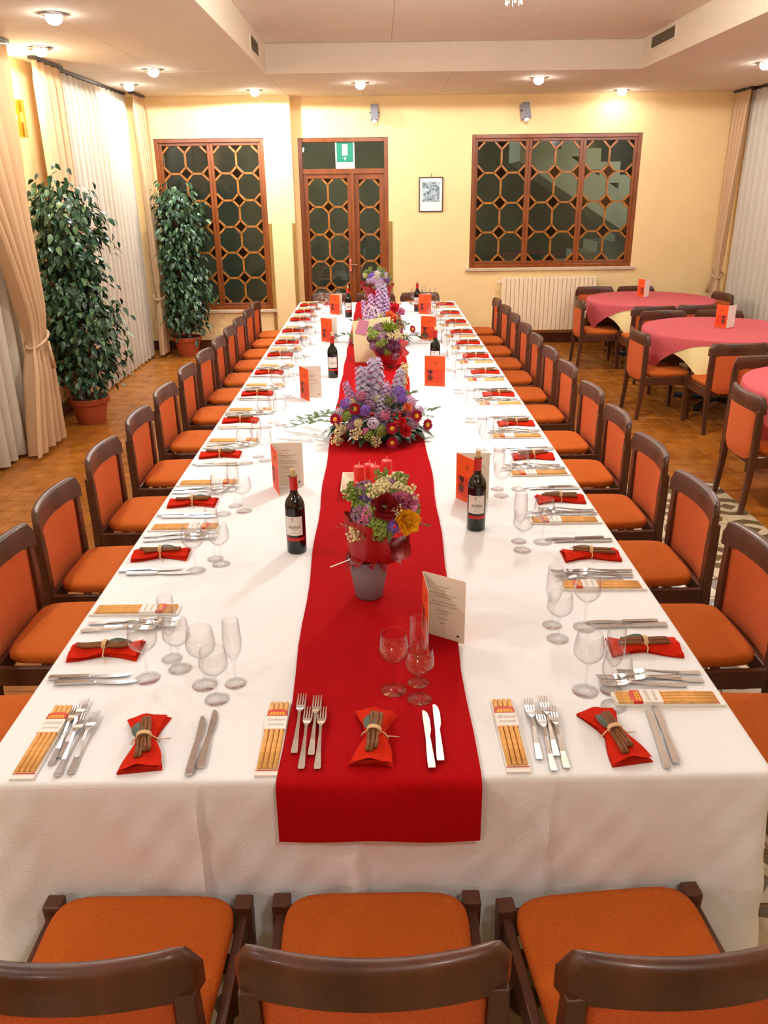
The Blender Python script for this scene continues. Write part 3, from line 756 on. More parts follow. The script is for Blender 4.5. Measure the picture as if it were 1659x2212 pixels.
for off, z in rows:
    for i, (x, y) in enumerate(per):
        px, py = per[i-1]; qx, qy = per[(i+1) % n]; d = Vector((qx-px, qy-py)).normalized(); nx, ny = d.y, -d.x
        if off is not None: o = off
        else:
            dep = (.735-z)/.54
            front = abs(y) < .03
            cd = min(math.hypot(abs(x)-TW, y), math.hypot(abs(x)-TW, y-TL)); cw = math.exp(-(cd/.12)**2)
            s = x*7.0+nph[0] if (front or y > TL-.03) else y*6.3+nph[1]*(1 if x > 0 else 2)
            o = .002+dep*((.006 if front else .004)*math.sin(s)+(.005 if front else .003)*math.sin(2.3*s+1)+.003)+cw*.05*dep**1.2
            o += -.03*dep*math.exp(-((cd-.22)/.07)**2)
            if front:
                for cx, a in ((-.425, .010), (.425, .009)): o += a*math.exp(-((x-cx)/.006)**2)-.5*a*math.exp(-((x-cx-.012)/.008)**2)
                if z < .62:
                    o += .014*min(1, (.62-z)/.1)*(math.exp(-((x+.045)/.018)**2)-math.exp(-((x+.012)/.008)**2)+.8*math.exp(-((x-.005)/.006)**2))
                o += .003*math.sin(x*31+z*23)+.002*math.sin(x*57-z*41+1)
            o = max(o, .0005) if cd > .1 else o
        vs.append((x+nx*o, y+ny*o, z))
b = MB(); b.add(vs, [(i*n+j, i*n+(j+1) % n, (i+1)*n+(j+1) % n, (i+1)*n+j) for i in range(len(rows)-1) for j in range(n)])
b.f = [f[::-1] for f in b.f]
b.add([(-.9415, .0185, .75), (.9415, .0185, .75), (.9415, TL-.0185, .75), (-.9415, TL-.0185, .75)], [(0, 1, 2, 3)])
o = b.build('tablecloth', M_white, None, True, angle=70)
tag(o, 'white linen tablecloth covering the whole long banquet table', 'tablecloth')

def runner():
    path = [(TL+.018, .60), (TL+.018, .70), (TL+.016, .742), (TL-.004, .7545)]
    path += [(TL-(TL-.02)*k/60, .7545) for k in range(1, 60)]
    path += [(.012, .7545), (-.004, .7525), (-.016, .746), (-.021, .735), (-.022, .70), (-.023, .65), (-.024, .588)]
    nv = len(path); nu = 16; b = MB()
    def e(y, s):
        L = ramp(y, [(-1, -.228), (.4, -.226), (2.4, -.252), (4, -.255), (9, -.25)]); R = ramp(y, [(-1, .252), (.45, .256), (2.4, .278), (3.9, .235), (6, .25), (9, .27)])
        return (L if s < 0 else R)+.004*math.sin(y*9+s)
    for th in (0, .003):
        for k, (y, z) in enumerate(path):
            for i in range(nu+1):
                u = i/nu; x = e(y, -1)*(1-u)+e(y, 1)*u
                zz = z; yy = y
                if z < .74 and y < 1: yy -= .004*math.sin(u*9+z*6)+.0; zz -= (.006*math.sin(u*10)+.008*u) if k == nv-1 else 0
                up = k > 3 and k < nv-6
                b.v.append((x, yy+(0 if up else (-th if y < 1 else th)), zz+(th if up else 0)))
    w = nu+1; off = w*nv
    for k in range(nv-1):
        for i in range(nu):
            q = (k*w+i, k*w+i+1, (k+1)*w+i+1, (k+1)*w+i)
            b.f.append(tuple(a+off for a in q)[::-1]); b.f.append(q)
        for i in (0, nu):
            q = (k*w+i, (k+1)*w+i, (k+1)*w+i+off, k*w+i+off); b.f.append(q)
    for k in (0, nv-1):
        for i in range(nu): b.f.append((k*w+i, k*w+i+1, k*w+i+1+off, k*w+i+off))
    b.m = [0]*len(b.f)
    return tag(b.build('table_runner', M_runner, None, True, angle=60), 'red felt runner along the middle of the table, hanging over its front', 'table runner')
runner()

# ------------------------------------------------------------------ place settings
ZT, ZR = .7512, .7585
# glasses (thin-walled lathes)
def glass_mesh(name, H, R, bowl, foot, mouth):
    """bowl: height of the cup; R widest radius; mouth radius"""
    hb = H-bowl; out = [(0.0005, 0), (foot, 0), (foot, .0015), (foot*.6, .004), (.006, .010), (.0038, .02), (.0035, hb-.012), (.006, hb-.003)]
    cup = []
    for k in range(13):
        q = k/12
        if q < .45: r = R*math.sin(q/.45*PI/2)**.75
        else: r = R+(mouth-R)*((q-.45)/.55)**1.6
        cup.append((max(r, .006), hb+bowl*q))
    out += cup[1:]
    inn = [(r-.0011, z+(.0016 if i < 6 else 0)) for i, (r, z) in enumerate(cup)][::-1]
    inn[-1] = (.0005, hb+.003)
    return MB().lathe(out+[(mouth-.0005, H+.0006)]+inn, 28).mesh(name, G_glass, True)
ME_wine = glass_mesh('wine_glass', .182, .042, .095, .036, .034)
ME_small = glass_mesh('water_glass', .158, .040, .082, .034, .034)
ME_flute = glass_mesh('flute_glass', .206, .027, .135, .031, .023)
# fork
def fork_mesh():
    b = MB()
    def sec(y, w, z, t=.0022): return [(-w, y, z-t), (w, y, z-t), (w, y, z+t), (-w, y, z+t)]
    prof = [(0, .0075, .003), (.01, .0085, .003), (.06, .006, .004), (.12, .0036, .009), (.155, .0036, .014), (.165, .008, .0135), (.178, .0115, .0105), (.192, .0122, .009)]
    vs = []
    for y, w, z in prof: vs += sec(y, w, z, .0016)
    b.add(vs, [(4*i+j, 4*i+(j+1) % 4, 4*i+4+(j+1) % 4, 4*i+4+j) for i in range(len(prof)-1) for j in range(4)]+[(3, 2, 1, 0), tuple(4*(len(prof)-1)+j for j in range(4))])
    for k in range(4):
        x = -.0103+k*.00687; vs = []
        for y, w, z in ((.190, .0019, .009), (.215, .0018, .0085), (.236, .0014, .0115), (.241, .0005, .0125)): vs += [(x-w, y, z-.001), (x+w, y, z-.001), (x+w, y, z+.001), (x-w, y, z+.001)]
        b.add(vs, [(4*i+j, 4*i+(j+1) % 4, 4*i+4+(j+1) % 4, 4*i+4+j) for i in range(3) for j in range(4)]+[(3, 2, 1, 0), (12, 13, 14, 15)])
    return b.mesh('fork', M_steel)
ME_fork = fork_mesh()
kh = MB(); prof = [(0, .0085, .0042), (.012, .0092, .0045), (.06, .0078, .0042), (.115, .006, .0045)]; vs = []
for y, w, h in prof: vs += [(-w, y, .005-h), (w, y, .005-h), (w, y, .005+h*.9), (-w, y, .005+h*.9)]
kh.add(vs, [(4*i+j, 4*i+(j+1) % 4, 4*i+4+(j+1) % 4, 4*i+4+j) for i in range(3) for j in range(4)]+[(3, 2, 1, 0), (12, 13, 14, 15)])
ME_khandle = kh.mesh('handle', M_steel)
kb = MB().prism([(-.005, .113), (.005, .113), (.006, .125), (.0105, .150), (.0112, .195), (.007, .222), (-.001, .235), (-.006, .232), (-.0065, .20), (-.006, .13)], .0035, .0052)
ME_kblade = kb.mesh('blade', M_steel)
# napkin bundle
def napkin_mesh():
    b = MB(); nu, nv = 14, 22
    def wid(v): a = abs(2*v-1); return .026+.028*a**1.1+.004*math.sin(v*7)
    for lay, (z0, k) in enumerate(((.002, 1.0), (.010, .93))):
        def f(u, v):
            s = 2*u-1; a = abs(2*v-1); w = wid(v)*k
            z = z0+.006+.005*(1-s*s)-.006*(abs(s)**6)+.0035*math.sin(s*5+lay*2)*(.4+.6*a)+.006*(1-a)**3
            return (s*w+(.006 if lay else 0)*math.sin(v*5), (v-.5)*.212*(1 if lay == 0 else .97), max(.0008, z))
        b.grid(f, nu, nv)
    def side(u, v):   # rim to the table
        i = u*2*(1)  
        return (0, 0, 0)
    # closing skirt of the lower fold
    ring = []
    for i in range(nu+1): ring.append(i)
    for j in range(1, nv+1): ring.append(j*(nu+1)+nu)
    for i in range(nu-1, -1, -1): ring.append(nv*(nu+1)+i)
    for j in range(nv-1, 0, -1): ring.append(j*(nu+1))
    base = len(b.v)
    for r in ring: x, y, z = b.v[r]; b.v.append((x*.99, y*.995, .0004))
    m = len(ring)
    for i in range(m): b.f.append((ring[i], ring[(i+1) % m], base+(i+1) % m, base+i)); b.m.append(0)
    b.f.append(tuple(base+i for i in range(m))); b.m.append(0)
    return b.mesh('napkin_cloth', M_napkin, True)
ME_nap = napkin_mesh()
def stick_mesh(L):
    b = MB(); pts = []; nseg = 8
    for r0, off in ((.0052, -.0052), (.0048, .0046)):
        b.tube([(off+.0012*math.sin(k*1.3), -L/2+L*k/nseg, 0) for k in range(nseg+1)], [r0*(1+.06*math.sin(k*2.1)) for k in range(nseg+1)], 8)
    return b.mesh('cinnamon_stick', M_cinn, True)
ME_stick = [stick_mesh(.155), stick_mesh(.14)]
tb_ = MB(); pts = [(.017*math.cos(a), .0, .030+.0115*math.sin(a)) for a in [2*PI*k/16 for k in range(17)]]
for dy in (-.004, 0, .004): tb_.tube([(x, dy, z) for x, y, z in pts], .0026, 6)
tb_.tube([(.015, 0, .03), (.030, .003, .016), (.036, .0, .006)], .002, 6).tube([(-.015, 0, .03), (-.028, -.003, .018), (-.034, 0, .006)], .002, 6).tube([(.03, 0, .014), (.05, .012, .006), (.062, .016, .003)], .0015, 5)
ME_tie = tb_.mesh('raffia_tie', M_raffia, True)
def leaf_mesh(name, L, w, m, fold=.25, droop=.2, n=6):
    b = MB(); vs = []
    for k in range(n+1):
        q = k/n; ww = w*math.sin(PI*q**.8)**.9*(1 if q < 1 else 0); z = -droop*L*q*q
        vs += [(-ww, L*q, z+fold*ww), (0, L*q, z), (ww, L*q, z+fold*ww)]
    fs = []
    for k in range(n): fs += [(3*k, 3*k+1, 3*k+4, 3*k+3), (3*k+1, 3*k+2, 3*k+5, 3*k+4)]
    return b.add(vs, fs).mesh(name, m, True)
ME_bay = leaf_mesh('leaf', .085, .016, M_bay)
# breadstick packet
ME_sleeve = MB().prism([(-.029, 0), (.029, 0), (.029, .296), (-.029, .296)], 0, .006).mesh('sleeve', M_paper)
ME_bst = MB().tube([(0, .022, 0), (0, .10, .001), (0, .19, 0), (0, .286, .001)], [.0058, .0064, .006, .0058], 8).mesh('breadstick', M_bread, True)
ME_band = MB().prism([(-.0285, .168), (.0285, .168), (.0285, .222), (-.0285, .222)], .0062, .0150).mesh('label_band', M_paper)
ME_logo = MB().prism([(-.026, .222), (.026, .222), (.026, .246), (.012, .252), (-.012, .252), (-.026, .246)], .0062, .0150).mesh('logo_patch', M_pred)
lg = MB()
for z, w in ((.236, .018), (.229, .021)):
    for k in range(5): lg.box(-w+k*w*.42, -w+k*w*.42+w*.3, z-.0025, z+.0025, .0151, .0155)
ME_logot = lg.mesh('logo_lettering', M_pyel)
ME_dash = MB()
for k in range(6): ME_dash.box(-.026+k*.0092, -.021+k*.0092, .161, .1635, .0136, .0141)
ME_dash.box(-.028, .028, .016, .019, .0061, .0066)
ME_dash = ME_dash.mesh('red_print', M_pred)
ME_t1 = text_mesh('Grissini', .016, M_inkl, .3); ME_t2 = text_mesh('torinesi', .014, M_inkl, .3)
rs = random.Random(3)
def put(me, name, base, u, v, rz, z, label, cat, group, parent=None):
    X, Y, R = base; p = Vector((u, v)); p.rotate(Matrix.Rotation(R, 2))
    o = obj(name, me, None, (X+p.x, Y+p.y, z), (0, 0, R+rz))
    return tag(o, label, cat, group)
def empty_at(name, base, u, v, rz, z, label, cat, group):
    X, Y, R = base; p = Vector((u, v)); p.rotate(Matrix.Rotation(R, 2))
    return thing(name, label, cat, (X+p.x, Y+p.y, z), R+rz, group)
FPOS = ['farthest from', 'second farthest from', 'second closest to', 'closest to']
def setting(base, sp, where, zt, jit=1.0, nap_rot=0.0, fork_rot=0.0, knife_rot=0.0, pack_rot=0.0, on_runner=False, leafside=1, detail=True, fork_pos=None, knife_pos=None, gpos=((.048, .352), (.122, .312), (.126, .387)), gj=.006):
    j = lambda a: rs.uniform(-a, a)*jit
    zz = lambda u, v: ZR if on_runner and -.235 < u+base[0] < .25 else ZT
    # packet
    t = empty_at('breadstick_packet', base, -.262+j(.008), .012+j(.006), pack_rot+j(.03), ZT, 'long paper packet of breadsticks, %s' % sp, 'breadsticks', 'breadstick packets')
    obj('sleeve', ME_sleeve, t)
    for k in range(4): obj('breadstick', ME_bst, t, (-.0195+k*.013, 0, .0085))
    obj('label_band', ME_band, t); obj('logo_patch', ME_logo, t)
    if detail:
        obj('logo_lettering', ME_logot, t); obj('red_print', ME_dash, t)
        obj('lettering', ME_t1, t, (0, .206, .0153)); obj('lettering', ME_t2, t, (0, .186, .0153))
    # forks
    for k, (u, v) in enumerate(fork_pos or ((-.200, .083), (-.178, .023), (-.157, .077), (-.138, .022))):
        put(ME_fork, 'fork', base, u+j(.004), v+j(.012), fork_rot+j(.05), zz(u, v)+.0002+(.0016 if k in (1, 3) else 0), 'steel fork %s the napkin, %s' % (FPOS[k], sp), 'fork', 'table forks')
    # knives
    for k, (u, v, r) in enumerate(knife_pos or ((.137, .020, .03), (.160, .044, .0))):
        t = empty_at('knife', base, u+j(.004), v+j(.008), knife_rot+r+j(.03), zz(u, v), 'steel knife %s the napkin, %s' % (('nearer', 'farther from')[k], sp), 'knife', 'table knives')
        obj('handle', ME_khandle, t); obj('blade', ME_kblade, t)
    # napkin
    t = empty_at('napkin_bundle', base, .0+j(.008), .140+j(.006), nap_rot+j(.06), zz(0, 0), 'red napkin tied with cinnamon sticks, %s' % sp, 'napkin', 'tied red napkins')
    obj('napkin_cloth', ME_nap, t)
    a = rs.uniform(-.12, .12)
    for k in range(2): obj('cinnamon_stick', ME_stick[k], t, (-.006+.013*k, rs.uniform(-.012, .012), .0265+.003*k), (0, 0, a+rs.uniform(-.12, .12)))
    obj('raffia_tie', ME_tie, t, (0, 0, 0), (0, 0, a))
    obj('leaf', ME_bay, t, (-.014*leafside, -.01+rs.uniform(-.01, .01), .0275), (.1, 0, a+.12*leafside))
    # glasses
    g1, g2, g3 = [(u+rs.uniform(-gj, gj), v+rs.uniform(-gj, gj)) for u, v in gpos]
    for me, nm, lb, (u, v) in ((ME_wine, 'wine_glass', 'tall round wine glass', g1), (ME_small, 'water_glass', 'shorter wine glass', g2), (ME_flute, 'flute_glass', 'slim flute glass', g3)):
        put(me, nm, base, u, v, rs.uniform(0, 3), zz(u, v), '%s, %s' % (lb, sp), 'glass', {'wine_glass': 'tall wine glasses', 'water_glass': 'shorter wine glasses', 'flute_glass': 'flute glasses'}[nm])
NL = [.58, 1.29, 1.84, 2.54, 3.22, 3.91, 4.60, 5.31, 5.89, 6.53, 7.28, 7.87, 8.42]
NR = [.565, 1.23, 1.83, 2.44, 3.07, 3.81, 4.50, 5.14, 5.76, 6.34, 7.0, 7.64, 8.34]
for k, y in enumerate(NL): setting((-TW, y, -PI/2), 'left side of table, %s place from front' % ORD[k], 'L', ZT, detail=k < 6, gpos=((.133, .300), (.090, .385), (.032, .345)), gj=.008)
for k, y in enumerate(NR): setting((TW, y, PI/2), 'right side of table, %s place from front' % ORD[k], 'R', ZT, detail=k < 6, leafside=-1, gpos=((.135, .298), (.066, .388), (.152, .390)), gj=.008)
setting((-.580, 0, 0), 'left of three places at front end', 'F', ZT, .3, nap_rot=.12, knife_rot=.03, pack_rot=.0, gpos=((.100, .405), (.152, .336), (.182, .408)), fork_pos=((-.211, .066), (-.180, .022), (-.196, .088), (-.152, .026)), fork_rot=.06)
setting((0.004, 0, 0), 'middle of three places at front end', 'F', ZT, .25, nap_rot=-.06, on_runner=True, leafside=1)
setting((.612, 0, 0), 'right of three places at front end', 'F', ZT, .3, nap_rot=.16, gpos=((-.022, .35), (.034, .272), (.052, .352)), fork_pos=((-.205, .062), (-.178, .018), (-.160, .072), (-.146, .024)), fork_rot=-.04, knife_pos=((.095, .020, -.10), (.122, .036, -.08)), pack_rot=.0)
for x, w in ((-.6, 'left'), (0, 'middle'), (.56, 'right')):
    setting((x, TL, PI), '%s of three places at far end' % w, 'B', ZT, on_runner=(w == 'middle'), detail=False, gpos=((-.06, .35), (-.13, .31), (-.14, .39)) if w == 'left' else ((.048, .352), (.122, .312), (.126, .387)))

# ------------------------------------------------------------------ wine bottles
def bottle():
    t = thing('wine_bottle', 'bottle', 'bottle')
    R = .038
    MB().lathe([(.0005, .004), (R*.8, .002), (R*.95, .0), (R, .004), (R, .185), (R*.96, .20), (R*.82, .215), (R*.58, .228), (R*.42, .238), (.0145, .25), (.0142, .298), (.0155, .30), (.0155, .306), (.0005, .306)], 32).build('glass', M_bottle, t, True)
    MB().lathe([(.0146, .253), (.0156, .255), (.0152, .297), (.0163, .299), (.0163, .305), (.0150, .3055)], 24).build('capsule', M_foil, t, True)
    MB().lathe([(.0005, .3062), (.0098, .3062), (.0102, .331), (.009, .333), (.0005, .333)], 16).build('cork', M_cork, t, True, angle=50)
    def wrap(a0, a1, z0, z1, nm, m, r=R+.0006, par=t):
        return MB().grid(lambda u, v: (r*math.sin(a0+(a1-a0)*u), -r*math.cos(a0+(a1-a0)*u), z0+(z1-z0)*v), 14, 1).build(nm, m, par, True)
    lab = wrap(-1.15, .72, .078, .155, 'label', M_label)
    wrap(-1.15, .95, .055, .068, 'label_stripe', M_foil)
    # printing on the label, bent round the glass
    def bent(body, size, z, shear, a):
        src = text_mesh(body, size, M_ink, shear); b = MB(); r = R+.0011
        b.add([(r*math.sin(v.co.x/r+a), -r*math.cos(v.co.x/r+a), z+v.co.y) for v in src.vertices], [tuple(p.vertices) for p in src.polygons])
        b.build('label_print', M_ink, lab)
    bent('dellina', .019, .113, .45, -.2)
    for z, w, a in ((.136, .012, -.3), (.102, .022, -.1), (.088, .014, -.25)):
        r = R+.0011; q = w/r
        MB().grid(lambda u, v: (r*math.sin(a-q/2+q*u), -r*math.cos(a-q/2+q*u), z+.0012*v), 6, 1).build('label_print', M_inkl, lab)
    r = R+.0011; MB().grid(lambda u, v: (r*math.sin(-.3-.06+.12*u), -r*math.cos(-.3-.06+.12*u), .141+.007*v), 2, 1).build('label_print', M_ink, lab)
    return t
bt0 = bottle()
for k, (x, y, a, lab) in enumerate(((-.303, 1.32, .1, 'dark red wine bottle, nearest on the left of the red runner'), (.415, 1.517, .05, 'dark red wine bottle, nearest on the right, before an orange menu'),
                                    (-.321, 4.43, .2, 'dark red wine bottle left of the large flower centrepiece, second on that side'), (.45, 4.62, .1, 'dark red wine bottle half hidden behind a closed orange menu'),
                                    (-.309, 7.47, .2, 'dark red wine bottle at the far left, beside the last left menu'), (.46, 7.85, 0, 'dark red wine bottle at the far right, behind the last right menu'))):
    o = bt0 if k == 0 else copy_tree(bt0)
    o.location = (x, y, ZT); o.rotation_euler = (0, 0, a); o['label'] = lab; o['group'] = 'red wine bottles on the long table'

# ------------------------------------------------------------------ folded menus
def menu(x, y, cdir, pdir, label, z=ZT, Wd=.146, H=.213, group='folded orange menus', back=None):
    t = thing('menu', label, 'menu', (x, y, z), 0, group)
    c = Vector((cdir[0], cdir[1], 0)).normalized(); p = Vector((pdir[0], pdir[1], 0)).normalized()
    # outside of the cover faces away from the page
    nc = Vector((c.y, -c.x, 0));  nc = nc if nc.dot(p) < 0 else -nc
    npg = Vector((p.y, -p.x, 0)); npg = npg if npg.dot(c) > 0 else -npg      # inside normal of the page
    Z = Vector((0, 0, 1)); th = .0011
    def sheet(name, d, nrm_out, m_out, m_in):
        b = MB()
        for m_i, off in ((0, th), (1, 0)):
            b.cm = m_i
            q = [d*0, d*Wd, d*Wd+Z*H, Z*H]; q = [v+nrm_out*off for v in q]; b.add(q, [(0, 1, 2, 3)])
        b.cm = 1
        for a, e in ((0, 1), (1, 2), (2, 3), (3, 0)): b.f.append((a, e, e+4, a+4)); b.m.append(1)
        return b.build(name, [m_out, m_in], t)
    cov = sheet('front_cover', c, nc, M_cover, M_card)
    pag = sheet('back_cover', p, -npg, back or M_cover, M_card)
    def patch(name, d, nrm, m, pts, par, off=.0018):
        MB().add([d*u+Z*v+nrm*off for u, v in pts], [tuple(range(len(pts)))]).build(name, m, par)
    # cover print: darker lower field with a jug and fruit, a small emblem above
    patch('printed_field', c, nc, M_cover2, [(.012, .02), (Wd-.015, .02), (Wd-.015, .118), (.012, .118)], cov, .0015)
    k = .042
    patch('printed_motif', c, nc, M_cprint, [(k-.022, .112), (k+.018, .114), (k+.012, .090), (k, .082), (k-.014, .092)], cov, .0019)
    patch('printed_motif', c, nc, M_cprint2, [(k-.018, .074), (k-.006, .082), (k+.012, .076), (k+.018, .056), (k+.008, .04), (k-.014, .04), (k-.022, .056)], cov, .0019)
    patch('printed_emblem', c, nc, M_cprint2, [(Wd/2+.004+.011*math.cos(a*PI/3), .162+.011*math.sin(a*PI/3)) for a in range(6)], cov, .0019)
    patch('printed_emblem', c, nc, M_cover, [(Wd/2+.004+.0065*math.cos(a*PI/3), .162+.0065*math.sin(a*PI/3)) for a in range(6)], cov, .0022)
    # page: rows of illegible print and a small mark
    b = MB(); rr = random.Random(int(x*100+y*10))
    for v, w in ((.176, .042), (.165, .008), (.152, .094), (.143, .052), (.124, .080), (.114, .098), (.095, .056), (.086, .028), (.068, .036), (.052, .022)):
        u = Wd/2-w/2
        while u < Wd/2+w/2:
            l = rr.uniform(.004, .012); e_ = min(u+l, Wd/2+w/2)
            b.add([p*a_+Z*q+npg*.0008 for a_, q in ((u, v-.0012), (e_, v-.0012), (e_, v+.0012), (u, v+.0012))], [(0, 1, 2, 3)]); u = e_+.0022
    b.build('printed_text', M_inkl, pag)
    patch('printed_mark', p, npg, M_ink, [(Wd-.028, .018), (Wd-.020, .016), (Wd-.016, .022), (Wd-.024, .026)], pag, .0008)
    return t
menu(.152, .675, (.010, -.145), (.128, -.080), 'open menu card nearest the camera, showing its white text page', ZR-.0028)
menu(-.484, 2.06, (.045, -.13), (.115, .0), 'open menu showing its white page, beside the nearest left bottle')
menu(.365, 1.874, (.075, -.12), (.16, -.02), 'orange menu standing right behind the nearest right bottle')
menu(-.510, 3.817, (.060, -.105), (.132, -.016), 'half open menu left of the large flower centrepiece, with white page')
menu(.343, 4.111, (.145, -.035), (.14, .03), 'orange menu seen flat on, right of the large flower centrepiece')
menu(-.507, 5.978, (.114, -.11), (.17, .011), 'orange menu on the left, just behind the second left bottle')
menu(.410, 6.006, (.12, -.055), (.15, .03), 'orange menu on the right, between two wine bottles')
menu(-.526, 7.735, (.108, -.082), (.142, .05), 'farthest left orange menu, next to the farthest left bottle')
menu(.465, 7.643, (.136, -.045), (.13, .05), 'farthest right orange menu, in front of the farthest right bottle')

# ------------------------------------------------------------------ flowers
def fl_mat(n, c, r=.75): return mat('petal_'+n, srgb(*c), r, spec=.25, var=.12, vscale=60)
F = {n: fl_mat(n, c) for n, c in dict(lavender=(206, 196, 222), lilac=(208, 176, 214), violet=(128, 92, 190), crimson=(150, 14, 52), yellow=(232, 182, 40), pink=(206, 112, 150), darkred=(120, 8, 16), cream=(232, 218, 168),
     orange=(228, 112, 60), plum=(92, 44, 76), gold=(236, 170, 10), rosered=(196, 26, 40), mauve=(150, 110, 140)).items()}
F['green'] = mat('bloom_green', srgb(128, 150, 62), .8, var=.2, vscale=50)
F['lime'] = mat('spiky_green', srgb(132, 168, 34), .6, var=.2, vscale=50)
L_dark = mat('glossy_dark_leaf', srgb(34, 60, 36), .28, var=.2, vscale=20)
L_mid = mat('sprig_leaf', srgb(84, 110, 66), .5, var=.2, vscale=30)
L_olive = mat('olive_leaf', srgb(96, 102, 52), .6, var=.25, vscale=30)
def petals(b, n, r0, r1, w, lift, rnd, jit=.15, c=(0, 0, 0), M=None):
    for k in range(n):
        a = 2*PI*k/n+rnd.uniform(-jit, jit); d = Vector((math.cos(a), math.sin(a), 0)); s = Vector((-d.y, d.x, 0)); l = lift+rnd.uniform(-jit, jit)*.3
        up = Vector((0, 0, 1))
        P = [d*r0-s*w*.4, d*r0+s*w*.4, d*(r0+(r1-r0)*.6)+s*w+up*(l*(r1-r0)*.7), d*r1+up*(l*(r1-r0)), d*(r0+(r1-r0)*.6)-s*w+up*(l*(r1-r0)*.7)]
        P = [(M @ p if M else p)+Vector(c) for p in P]
        b.add(P, [(0, 1, 2, 3, 4)])
def rot_to(d):
    return Vector(d).normalized().to_track_quat('Z', 'Y').to_matrix().to_4x4()
rf = random.Random(21)
def aster_me(): b = MB(); petals(b, 22, .008, .036, .0048, .15, rf, .08); petals(b, 20, .006, .031, .0045, .45, rf, .08); return b.mesh('aster', F['crimson'], True)
ME_aster = aster_me()
ME_disc = MB().sphere((0, 0, .004), .0125, 12, 6, (1, 1, .5)).mesh('flower_disc', F['yellow'], True)
def spike_me(col, H, r, fs=1.35):
    b = MB(); b.tube([(0, 0, -.1), (0, 0, H)], .003, 5)
    n = int(62*H/.3)
    for k in range(n):
        q = k/n; z = H*(.08+.92*q); rr = r*(1-.6*q**2.2); a = k*2.4
        c = Vector((rr*math.cos(a)*.75, rr*math.sin(a)*.75, z)); M = rot_to((math.cos(a), math.sin(a), .35+q))
        petals(b, 5, .001, .019*fs*(1-.45*q), .0088*fs*(1-.45*q), .25, rf, .3, c, M); petals(b, 4, .001, .013*fs*(1-.45*q), .0065*fs*(1-.45*q), .8, rf, .3, c, M)
    return b.mesh('stock_spike', F[col], True)
ME_spike = {c: spike_me(c, .28, .050) for c in ('lavender', 'lilac', 'cream')}
def rose_me(col):
    b = MB()
    for i, (n, r, lift) in enumerate(((5, .034, .35), (5, .028, .8), (4, .02, 1.5), (3, .012, 2.6))): petals(b, n, .004, r, r*.55, lift, rf, .25, (0, 0, .004*i))
    return b.mesh('rose', F[col], True)
ME_rose = {c: rose_me(c) for c in ('darkred', 'gold', 'rosered', 'pink', 'orange', 'plum')}
def cluster_me(col, R=.04, n=46, pr=.011):
    b = MB()
    for k in range(n):
        z = 1-1.25*(k+.5)/n; a = k*2.39996; s = math.sqrt(max(0, 1-z*z)); d = Vector((s*math.cos(a), s*math.sin(a), z))
        petals(b, 4, .001, pr, pr*.45, .3, rf, .3, d*R*rf.uniform(.88, 1.08), rot_to(d))
    return b.mesh('flower_cluster', F[col], True)
ME_clu = {c: cluster_me(c) for c in ('violet', 'lilac', 'green', 'cream', 'pink', 'mauve', 'plum', 'lavender', 'lime')}
def berry_me(col):
    b = MB()
    for k in range(22):
        a = k*2.4; z = .03*rf.random(); r = .024*math.sqrt(k/22); b.tube([(0, 0, -.03), (r*math.cos(a), r*math.sin(a), z)], .0008, 3); b.sphere((r*math.cos(a), r*math.sin(a), z+.004), .0045, 6, 4)
    return b.mesh('filler_sprig', F[col], True)
ME_berry = {c: berry_me(c) for c in ('cream', 'green', 'mauve')}
def fatsia_me():
    b = MB()
    for k in range(7):
        a = -1.35+2.7*k/6; L = .15*(1-.28*abs(a)/1.35); w = .030; d = Vector((math.sin(a), math.cos(a), 0)); s = Vector((d.y, -d.x, 0))
        vs = []
        for i in range(7):
            q = i/6; ww = w*(math.sin(PI*(.12+.88*q)) if i < 6 else 0); c = d*L*q+Vector((0, 0, .02*q-.06*q*q))
            vs += [c-s*ww+Vector((0, 0, .2*ww)), c, c+s*ww+Vector((0, 0, .2*ww))]
        b.add(vs, [f for i in range(6) for f in ((3*i, 3*i+1, 3*i+4, 3*i+3), (3*i+1, 3*i+2, 3*i+5, 3*i+4))])
    return b.tube([(0, 0, 0), (0, -.05, .0)], .002, 5).mesh('palmate_leaf', L_dark, True)
ME_fats = fatsia_me()
def sprig_me(m, L=.2, nl=10, ll=.045, lw=.012, droop=.3):
    b = MB(); pts = [(0, L*k/6, -droop*L*(k/6)**2) for k in range(7)]; b.tube(pts, .0018, 4)
    lm = leaf_mesh('tmp', ll, lw, m); lv = [v.co.copy() for v in lm.vertices]; lf = [tuple(p.vertices) for p in lm.polygons]
    for k in range(nl):
        q = (k+1)/nl; s = 1 if k % 2 else -1
        M = Matrix.Translation((0, L*q, -droop*L*q*q)) @ Euler((rf.uniform(-.4, .5), rf.uniform(-.5, .5), s*rf.uniform(.5, 1.1) if k < nl-1 else 0)).to_matrix().to_4x4()
        b.add([M @ v for v in lv], lf)
    bpy.data.meshes.remove(lm)
    return b.mesh('leaf_sprig', m, True)
ME_sprig = [sprig_me(L_mid), sprig_me(L_olive, .16, 12, .032, .008), sprig_me(L_dark, .15, 9, .05, .014)]
def blade_me():
    b = MB()
    for k in range(16):
        a = rf.uniform(-1.2, 1.2); t_ = rf.uniform(-.4, .4); d = Vector((math.sin(a), t_, math.cos(a))).normalized(); s = d.cross(Vector((0, 1, 0))).normalized()*.004
        b.add([d*.0-s, s, d*.05+s*1.2, d*.09, d*.05-s*1.2], [(0, 1, 2, 3, 4)])
    return b.mesh('spiky_green', F['lime'], True)
ME_blade = blade_me()
